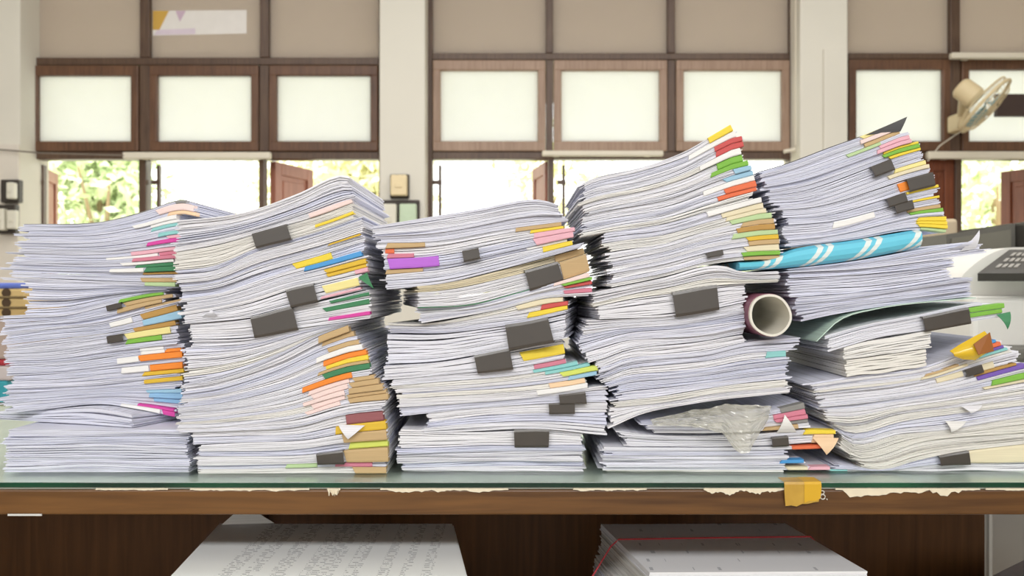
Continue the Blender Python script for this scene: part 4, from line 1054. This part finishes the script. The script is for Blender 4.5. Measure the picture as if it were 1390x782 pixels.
# wall fan
def fan():
    Y = 4.95; s = Y / F
    def Pf(px, py, dy=0): return Vector(((px - 695) * s, Y + dy, CZ + (391 - py) * s))
    CREAM_ = flat_mat('fan_cream', (226, 206, 164), .45)
    c = Pf(1338, 144); n = Vector((.64, -.36, -.68)).normalized()
    base = Pf(1304, 178, .2)
    r = empty('wall_fan', tuple(base), 'cream wall fan with a tilted round cage, on the window post at right', 'fan'); loc = tuple(base)
    a = Vector((.7, 0, .66)); a = (a - n * a.dot(n)).normalized(); b = n.cross(a)
    M = Matrix((( a.x, b.x, n.x, c.x), (a.y, b.y, n.y, c.y), (a.z, b.z, n.z, c.z), (0, 0, 0, 1)))
    R = .165
    bm = bmesh.new(); add_lathe(bm, [(0, -.17), (.045, -.17), (.058, -.155), (.06, -.07), (.05, -.055), (0, -.055)], 28, M)
    bm_obj('motor_housing', bm, CREAM_, r, loc, smooth=False)
    bm = bmesh.new()
    q = Vector((2.475, 5.24, CZ + (391 - 163) * 5.24 / F))
    add_box(bm, q.x - .032, q.x + .03, q.y - .02, YW - .0125, q.z - .055, q.z + .045, .016)
    mm = M @ Vector((0, 0, -.13)); add_tube(bm, [q + Vector((0, .03, .02)), (q + mm) / 2 + Vector((-.01, 0, .02)), mm], .024, 10)
    bm_obj('wall_mount', bm, CREAM_, r, loc)
    bm = bmesh.new()
    for (rr, h, t) in ((R, 0, .0085), (R * .98, -.03, .003), (R * .8, .028, .0016), (R * .55, .036, .0016), (R * .3, .04, .0016)):
        add_tube(bm, [M @ Vector((rr * math.cos(k * 2 * PI / 40), rr * math.sin(k * 2 * PI / 40), h)) for k in range(40)], t, 6, closed=True)
    for k in range(36):
        th = k * 2 * PI / 36; u = Vector((math.cos(th), math.sin(th), 0))
        add_tube(bm, [M @ (u * R + Vector((0, 0, 0))), M @ (u * R * .8 + Vector((0, 0, .028))), M @ (u * R * .3 + Vector((0, 0, .04)))], .0011, 4)
        add_tube(bm, [M @ (u * R), M @ (u * R * .97 + Vector((0, 0, -.03))), M @ (u * .05 + Vector((0, 0, -.056)))], .0011, 4)
    bm_obj('cage', bm, CREAM_, r, loc)
    bm = bmesh.new(); add_lathe(bm, [(0, .046), (.03, .045), (.034, .04), (.034, .034), (0, .034)], 24, M); bm_obj('hub_cap', bm, CREAM_, r, loc)
    BL = flat_mat('fan_blade', (150, 190, 200), .25)
    for k in range(3):
        bm = bmesh.new(); nn = 8; rows = []
        for i in range(nn + 1):
            t = i / nn; rr = .02 + t * .115; w = .25 + .55 * math.sin(PI * min(1, t * .8 + .12))
            rows.append([bm.verts.new(M @ Vector((rr * math.cos(k * 2.094 + w * q - .2 * t), rr * math.sin(k * 2.094 + w * q - .2 * t), .006 + .018 * q * (1 - .3 * t)))) for q in (-1, -.5, 0, .5, 1)])
        for A, B in zip(rows, rows[1:]):
            for q in range(4): bm.faces.new((A[q], A[q + 1], B[q + 1], B[q]))
        bm_obj('blade', bm, BL, r, loc, smooth=True)
    bm = bmesh.new(); e = Vector((2.47, 5.23, CZ + (391 - 163) * 5.24 / F - .05)); add_tube(bm, [e, Pf(1299, 190, .2), Pf(1282, 212, .2)], .0025, 6); bm_obj('pull_cord', bm, RAIL, r, loc)
fan()
bm = bmesh.new(); s = 5.36 / F
add_box(bm, (1352 - 695) * s, (1500 - 695) * s, 5.345, 5.3875, CZ + (391 - 158) * s, CZ + (391 - 128) * s, .004)
tag(bm_obj('dark_board', bm, flat_mat('board_dark', (64, 50, 46), .6), None, ((1426 - 695) * s, 5.36, CZ + (391 - 158) * s)), 'dark board fixed across the frosted pane behind the fan', 'board')

# ------------------------------------------------------------------ office machines on the right
GREY = flat_mat('machine_grey', (92, 90, 84), .5); GRD = flat_mat('machine_dark', (52, 50, 46), .35); OFFW = flat_mat('machine_white', (230, 228, 222), .4); BTN = flat_mat('machine_button', (150, 146, 140), .4)
def copier():
    base = (1.55, 2.3, 0)
    r = empty('photocopier', base, 'white photocopier with a dark control panel standing right of the counter', 'photocopier')
    X = lambda p, Y: (p - 695) * Y / F
    bm = bmesh.new(); x0 = X(1326, 2.0)
    add_box(bm, x0, 2.1, 2.02, 2.6, .03, CZ + (391 - 402) * 2.0 / F, .012); add_box(bm, x0 + .02, 2.1, 2.0, 2.02, .5, .83, .006); bm_obj('body', bm, OFFW, r, base)
    # rounded scanner top
    bm = bmesh.new(); n = 14; prof = []
    for i in range(n + 1):
        t = i / n; px = 1322 + t * 90; py = 378 - 44 * math.sin(min(1, t * 1.15) * PI / 2) ** .8
        prof.append((X(px, 2.0), CZ + (391 - py) * 2.0 / F))
    prof.append((2.1, prof[-1][1])); zb = CZ + (391 - 401.5) * 2.0 / F
    A = [bm.verts.new((x, 2.06, z)) for x, z in prof]; B = [bm.verts.new((x, 2.58, z)) for x, z in prof]
    A0 = [bm.verts.new((x, 2.06, zb)) for x, z in prof]; B0 = [bm.verts.new((x, 2.58, zb)) for x, z in prof]
    for i in range(len(prof) - 1):
        bm.faces.new((A[i], A[i + 1], B[i + 1], B[i])); bm.faces.new((A0[i], A0[i + 1], A[i + 1], A[i])); bm.faces.new((B0[i], B[i], B[i + 1], B0[i + 1])); bm.faces.new((A0[i], B0[i], B0[i + 1], A0[i + 1]))
    bm.faces.new((A0[0], A[0], B[0], B0[0])); bm.faces.new((A0[-1], B0[-1], B[-1], A[-1]))
    bm_obj('scanner_lid', bm, OFFW, r, base)
    # sloping control panel in front
    def Q(px, py, Y): return Vector((X(px, Y), Y, CZ + (391 - py) * Y / F))
    fl, fr_, br, bl = Q(1327, 371, 1.93), Q(1480, 371, 1.93), Q(1500, 337, 2.055), Q(1370, 339, 2.055)
    def slab(name, q, h, mat, par, lab=None, dn=.0):
        bm = bmesh.new(); n = (q[1] - q[0]).cross(q[3] - q[0]).normalized()
        A = [bm.verts.new(p + n * h) for p in q]; B = [bm.verts.new(p - Vector((0, 0, dn)) if dn else p + n * .0003) for p in q]
        bm.faces.new(A); bm.faces.new(B[::-1])
        for i in range(4): bm.faces.new((A[i], B[i], B[(i + 1) % 4], A[(i + 1) % 4]))
        return tag(bm_obj(name, bm, mat, par, base), lab)
    p = slab('control_panel', [fl, fr_, br, bl], .0, GRD, r, 'dark control panel with small keys', .016)
    def at(u, v): return (fl.lerp(fr_, u)).lerp(bl.lerp(br, u), v)
    for i in range(4):
        for j in range(3):
            u, v = .1 + i * .055, .2 + j * .24
            slab('key', [at(u, v), at(u + .035, v), at(u + .035, v + .13), at(u, v + .13)], .003, BTN, p)
    slab('display', [at(.36, .3), at(.62, .3), at(.62, .85), at(.36, .85)], .002, flat_mat('display_grey', (170, 176, 172), .2), p)
    # paper tray
    bm = bmesh.new(); s = 1.9 / F
    add_box(bm, X(1364, 1.9), 2.0, 1.86, 2.0, CZ + (391 - 490) * s, CZ + (391 - 472) * s, .008); tag(bm_obj('output_tray', bm, GREY, r, base), 'grey output tray')
copier()
def printer():
    Y = 2.75; s = Y / F; X = lambda p: (p - 695) * s; Z = lambda p: CZ + (391 - p) * s
    base = (X(1340), Y, Z(392))
    r = empty('printer', base, 'dark grey office machine standing behind the photocopier', 'printer')
    V = [(X(1284), Y, Z(392)), (X(1378), Y, Z(392)), (X(1378), Y, Z(304)), (X(1284), Y, Z(318)), (X(1284), Y + .4, Z(392)), (X(1378) + .05, Y + .4, Z(392)), (X(1378) + .05, Y + .4, Z(304)), (X(1284), Y + .4, Z(318))]
    mesh_obj('casing', V, [(0, 1, 2, 3), (5, 4, 7, 6), (3, 2, 6, 7), (0, 4, 5, 1), (0, 3, 7, 4), (1, 5, 6, 2)], GREY, r, base)
    V = [(X(1290), Y - .01, Z(384)), (X(1370), Y - .01, Z(384)), (X(1370), Y - .01, Z(312)), (X(1290), Y - .01, Z(324))]
    V += [(x, y + .0095, z) for x, y, z in V]
    tag(mesh_obj('front_cover', V, [(0, 1, 2, 3), (4, 7, 6, 5), (0, 4, 5, 1), (1, 5, 6, 2), (2, 6, 7, 3), (3, 7, 4, 0)], flat_mat('machine_olive', (104, 102, 92), .5), r, base), 'olive grey front cover')
    bm = bmesh.new(); add_box(bm, X(1379), X(1460), Y - .05, Y + .36, Z(392), Z(302), .01); tag(bm_obj('side_unit', bm, GRD, r, base), 'black side unit')
    # desk below
    d = empty('side_desk', (1.6, 3.05, 0), 'plain desk standing by the windows behind the photocopier', 'desk')
    zt = Z(392) - .001; bm = bmesh.new(); add_box(bm, 1.0, 2.7, 2.7, 3.4, zt - .03, zt, .003); bm_obj('desk_top', bm, WOOD, d, (1.6, 3.05, 0))
    for (x, y) in ((1.05, 2.75), (2.65, 2.75), (1.05, 3.35), (2.65, 3.35)):
        bm = bmesh.new(); add_box(bm, x - .025, x + .025, y - .025, y + .025, 0, zt - .0302, .003); bm_obj('leg', bm, WOODD, d, (1.6, 3.05, 0))
    # document feeder lying behind
    Y2 = 3.2; s2 = Y2 / F; bm = bmesh.new()
    add_box(bm, (1240 - 695) * s2, (1282 - 695) * s2, Y2 - .1, Y2 + .1, zt + .0005, CZ + (391 - 300) * s2, .01)
    tag(bm_obj('cardboard_box', bm, flat_mat('box_beige', (196, 178, 150), .8), None, ((1261 - 695) * s2, Y2, zt)), 'small beige box on the desk by the window, behind the rightmost pile', 'box')
printer()
# things seen under the counter at the right
def under():
    Y = 1.75; s = Y / F
    base = ((1420 - 695) * s, 1.85, 0)
    r = empty('low_cabinet', base, 'pale grey low cabinet standing under the right end of the counter', 'cabinet')
    bm = bmesh.new(); add_box(bm, (1339 - 695) * s + .02, 1.35, 1.8, 1.99, .0, .735, .004); bm_obj('carcass', bm, flat_mat('cabinet_grey', (186, 186, 182), .5), r, base)
    bm = bmesh.new(); add_box(bm, (1345 - 695) * s + .02, 1.34, 1.785, 1.7998, .03, .72, .003); bm_obj('door', bm, flat_mat('cabinet_door', (192, 192, 188), .5), r, base)
    bm = bmesh.new(); add_tube(bm, [(wx(1362, 1.5), 1.5, .742), (wx(1368, 1.5), 1.5, .70), (wx(1385, 1.5), 1.5, .672), (wx(1420, 1.5), 1.5, .665)], [.01, .02, .026, .026], 12)
    tag(bm_obj('cable_bundle', bm, flat_mat('cable_black', (60, 44, 40), .5), None, (wx(1385, 1.5), 1.5, .67)), 'dark bundle hanging below the right end of the counter', 'cable')
under()

# ------------------------------------------------------------------ things behind the leftmost pile
def left_things():
    Y = 2.3; s = Y / F; X = lambda p: (p - 695) * s; Z = lambda p: CZ + (391 - p) * s
    zt = Z(612)
    d = empty('side_cabinet', (-1.45, 2.5, 0), 'grey cabinet holding coloured files behind the leftmost pile', 'cabinet')
    bm = bmesh.new(); add_box(bm, -1.75, -1.12, Y - .03, 2.75, 0, zt - .0205, .004); bm_obj('carcass', bm, flat_mat('cab_grey', (170, 172, 176), .5), d, (-1.45, 2.5, 0))
    bm = bmesh.new(); add_box(bm, -1.77, -1.10, Y - .05, 2.77, zt - .02, zt, .004); bm_obj('cabinet_top', bm, flat_mat('cab_top', (190, 192, 194), .5), d, (-1.45, 2.5, 0))
    def box(name, lab, cat, p1, y0, y1, rgb, hole=False):
        bm = bmesh.new(); add_box(bm, -1.62, X(p1), Y, Y + .33, Z(y1) + .0004, Z(y0), .005)
        loc = (-1.4, Y + .15, Z(y1)); m = flat_mat(name + '_' + '_'.join(map(str, rgb)), rgb, .6)
        if hole:
            r = empty(name, loc, lab, cat, 'box files behind the leftmost pile'); bm_obj('file_body', bm, m, r, loc)
            bm = bmesh.new(); M = Matrix.Translation((X(9), Y - .0012, Z((y0 + y1) / 2 - 1))) @ Matrix.Rotation(math.radians(90), 4, 'X'); add_lathe(bm, [(.0, 0), (.011, 0), (.011, .001), (0, .001)], 20, M)
            tag(bm_obj('finger_hole', bm, flat_mat('hole_dark', (70, 52, 34), .7), r, loc), 'dark round finger hole')
            bm = bmesh.new(); add_box(bm, -1.62, X(p1) + .002, Y - .004, Y - .0005, Z(y1) + .0006, Z(y1 - 3), .001); bm_obj('lower_edge', bm, flat_mat('file_edge', (120, 100, 66), .6), r, loc)
        else:
            tag(bm_obj(name, bm, m, None, loc), lab, cat)
    box('file_folder', 'orange folder, lowest of the files behind the leftmost pile', 'folder', 13, 592, 612, (206, 132, 52))
    box('file_folder', 'white folder just above the orange one behind the leftmost pile', 'folder', 8, 577, 592, (214, 214, 214))
    box('file_folder', 'green folder behind the leftmost pile', 'folder', 11, 548, 577, (84, 152, 84))
    box('file_folder', 'teal folder above the green one behind the leftmost pile', 'folder', 9, 517, 548, (56, 160, 176))
    box('file_box', 'pale pink box above the teal folder behind the leftmost pile', 'box', 14, 497, 517, (206, 196, 194))
    box('file_folder', 'thin dark red folder behind the leftmost pile', 'folder', 20, 488, 497, (172, 48, 58))
    box('file_box', 'brown grey box between the red folder and the tan box files', 'box', 14, 432, 488, (178, 158, 146))
    box('box_file', 'lowest of three tan box files behind the leftmost pile', 'box file', 44, 419, 432, (200, 168, 110), True)
    box('box_file', 'middle of three tan box files behind the leftmost pile', 'box file', 40, 405, 419, (206, 176, 118), True)
    box('box_file', 'topmost of three tan box files with a round finger hole', 'box file', 34, 392, 405, (206, 176, 118), True)
    box('file_folder', 'blue folder on top of the tan box files behind the leftmost pile', 'folder', 28, 384, 392, (96, 116, 200))
left_things()

# ------------------------------------------------------------------ outside
struct('ground', [(-30, 30, 5.7, 45, -.4, -.3)], flat_mat('ground_pale', (206, 204, 178), .9, scale=.6, var=.15))
bm = bmesh.new()
add_box(bm, -7, 7, 0, 1.9, 0, .06, M=Matrix.Translation((0, 5.61, 2.98)) @ Matrix.Rotation(math.radians(-17), 4, 'X'))
tag(bm_obj('roof', bm, flat_mat('eave_board', (186, 176, 168), .8), None, (0, 5.61, 2.9)), kind='structure')
LEAF = []
for i, (a, b) in enumerate((((176, 196, 140), (226, 236, 196)), ((196, 210, 150), (236, 240, 206)), ((216, 216, 150), (244, 240, 200)))):
    m, nt, bs = new_mat('foliage_%d' % i); oi = nt.nodes.new('ShaderNodeTexNoise'); oi.inputs['Scale'].default_value = 2.2
    tc = nt.nodes.new('ShaderNodeTexCoord'); nt.links.new(tc.outputs['Object'], oi.inputs['Vector'])
    cr = nt.nodes.new('ShaderNodeValToRGB'); cr.color_ramp.elements[0].position = .35; cr.color_ramp.elements[0].color = lin(a) + (1,); cr.color_ramp.elements[1].position = .65; cr.color_ramp.elements[1].color = lin(b) + (1,)
    nt.links.new(oi.outputs['Fac'], cr.inputs['Fac']); nt.links.new(cr.outputs['Color'], bs.inputs['Base Color']); bs.inputs['Roughness'].default_value = .6
    LEAF.append(m)
BARK = flat_mat('bark', (150, 128, 100), .9, scale=12)
def tree(x, y, h, rad, mi, lab, seed, n=2600):
    r_ = np.random.default_rng(seed); r = empty('tree', (x, y, -.3), lab, 'tree', 'trees outside the windows')
    bm = bmesh.new(); add_tube(bm, [(x, y, -.3), (x + .08, y, h * .35), (x - .05, y, h * .75)], [.14, .1, .05], 10)
    for k in range(6):
        a = r_.uniform(0, 6.28); z = h * r_.uniform(.3, .6); add_tube(bm, [(x, y, z), (x + math.cos(a) * rad * .4, y + math.sin(a) * rad * .4, z + .5), (x + math.cos(a) * rad * .75, y + math.sin(a) * rad * .75, z + 1.1)], [.05, .03, .012], 6)
    bm_obj('trunk', bm, BARK, r, (x, y, -.3))
    cl = [(x + r_.normal(0, rad * .45), y + r_.normal(0, rad * .4), h * r_.uniform(.25, 1.0)) for _ in range(16)]
    V = []; Fs = []
    for i in range(n):
        c = cl[r_.integers(16)]; p = np.array(c) + r_.normal(0, rad * .27, 3); u = r_.normal(0, 1, 3); u /= np.linalg.norm(u); v = np.cross(u, r_.normal(0, 1, 3)); v /= np.linalg.norm(v)
        L_ = r_.uniform(.07, .15); o = len(V); V += [p - u * L_, p + v * L_ * .4, p + u * L_, p - v * L_ * .4]; Fs.append((o, o + 1, o + 2, o + 3))
    mesh_obj('foliage', V, Fs, LEAF[mi], r, (x, y, -.3))
tree(-5.2, 12.2, 2.9, 1.0, 0, 'pale green bushy tree outside the far left window opening', 1)
tree(-3.6, 19, 4.0, 1.7, 2, 'yellowish green tree outside, right of the left window post', 2)
tree(-1.6, 12.5, 3.2, .8, 2, 'yellowish green tree outside, beside the first pillar', 3)
tree(.3, 18, 3.6, 1.1, 2, 'faint pale tree outside the middle windows, left side', 4, 1500)
tree(4.2, 18, 3.0, 1.1, 1, 'faint pale tree outside the middle windows, right side', 5, 1500)
tree(6.7, 13.2, 3.0, 1.3, 1, 'pale green tree outside the right window beside the dark shutter', 6)

# ================================================================== LIGHT, SKY, CAMERA
w = bpy.data.worlds.new('World'); scn.world = w; w.use_nodes = True
nt = w.node_tree; bg = nt.nodes['Background']
tc = nt.nodes.new('ShaderNodeTexCoord'); sp = nt.nodes.new('ShaderNodeSeparateXYZ'); nt.links.new(tc.outputs['Generated'], sp.inputs['Vector'])
cr = nt.nodes.new('ShaderNodeValToRGB'); cr.color_ramp.elements[0].color = (1.0, 1.0, .95, 1); cr.color_ramp.elements[1].color = (.92, .96, 1.0, 1)
nt.links.new(sp.outputs['Z'], cr.inputs['Fac']); nt.links.new(cr.outputs['Color'], bg.inputs['Color']); bg.inputs['Strength'].default_value = 3.6

def area(name, loc, target, sx, sy, power, col=(1, 1, 1), spread=180):
    l = bpy.data.lights.new(name, 'AREA'); l.shape = 'RECTANGLE'; l.size = sx; l.size_y = sy; l.energy = power; l.color = col
    o = bpy.data.objects.new(name, l); COL.objects.link(o); o.location = loc
    o.rotation_euler = (Vector(target) - Vector(loc)).to_track_quat('-Z', 'Y').to_euler(); return o
area('room_lamp_front', (0, -2.3, 2.75), (0, 1.1, .7), 4.4, .4, 122, (1, .99, .975))
area('room_lamp_ceiling', (0, 2.6, 3.3), (0, 2.6, 0), 5.0, 2.4, 118, (1, .985, .96))
area('rear_fill_light', (0, -4.9, 1.5), (0, 1.1, 1.0), 6.0, 2.2, 58, (.97, .98, 1))  # added soft fill from behind the camera; no window is built there
sun = bpy.data.lights.new('sun', 'SUN'); sun.energy = 6.5; sun.angle = .02; sun.color = (1, .97, .88)
so = bpy.data.objects.new('sun', sun); COL.objects.link(so); so.location = (0, 12, 12); so.rotation_euler = (math.radians(38), 0, math.radians(12))

cam = bpy.data.cameras.new('camera'); co = bpy.data.objects.new('camera', cam); COL.objects.link(co)
co.location = (0, 0, CZ); co.rotation_euler = (math.radians(90), 0, 0)
cam.sensor_width = 36; cam.lens = 36 * F / 1390; cam.clip_start = .05; cam.clip_end = 200
cam.dof.use_dof = True; cam.dof.focus_distance = 1.12; cam.dof.aperture_fstop = 9.0
scn.camera = co
scn.view_settings.view_transform = 'Standard'; scn.view_settings.look = 'None'
scn.view_settings.exposure = -0.1; scn.view_settings.gamma = 1.08
scn.cycles.max_bounces = 8; scn.cycles.transparent_max_bounces = 8
scn.cycles.sample_clamp_indirect = 6.0
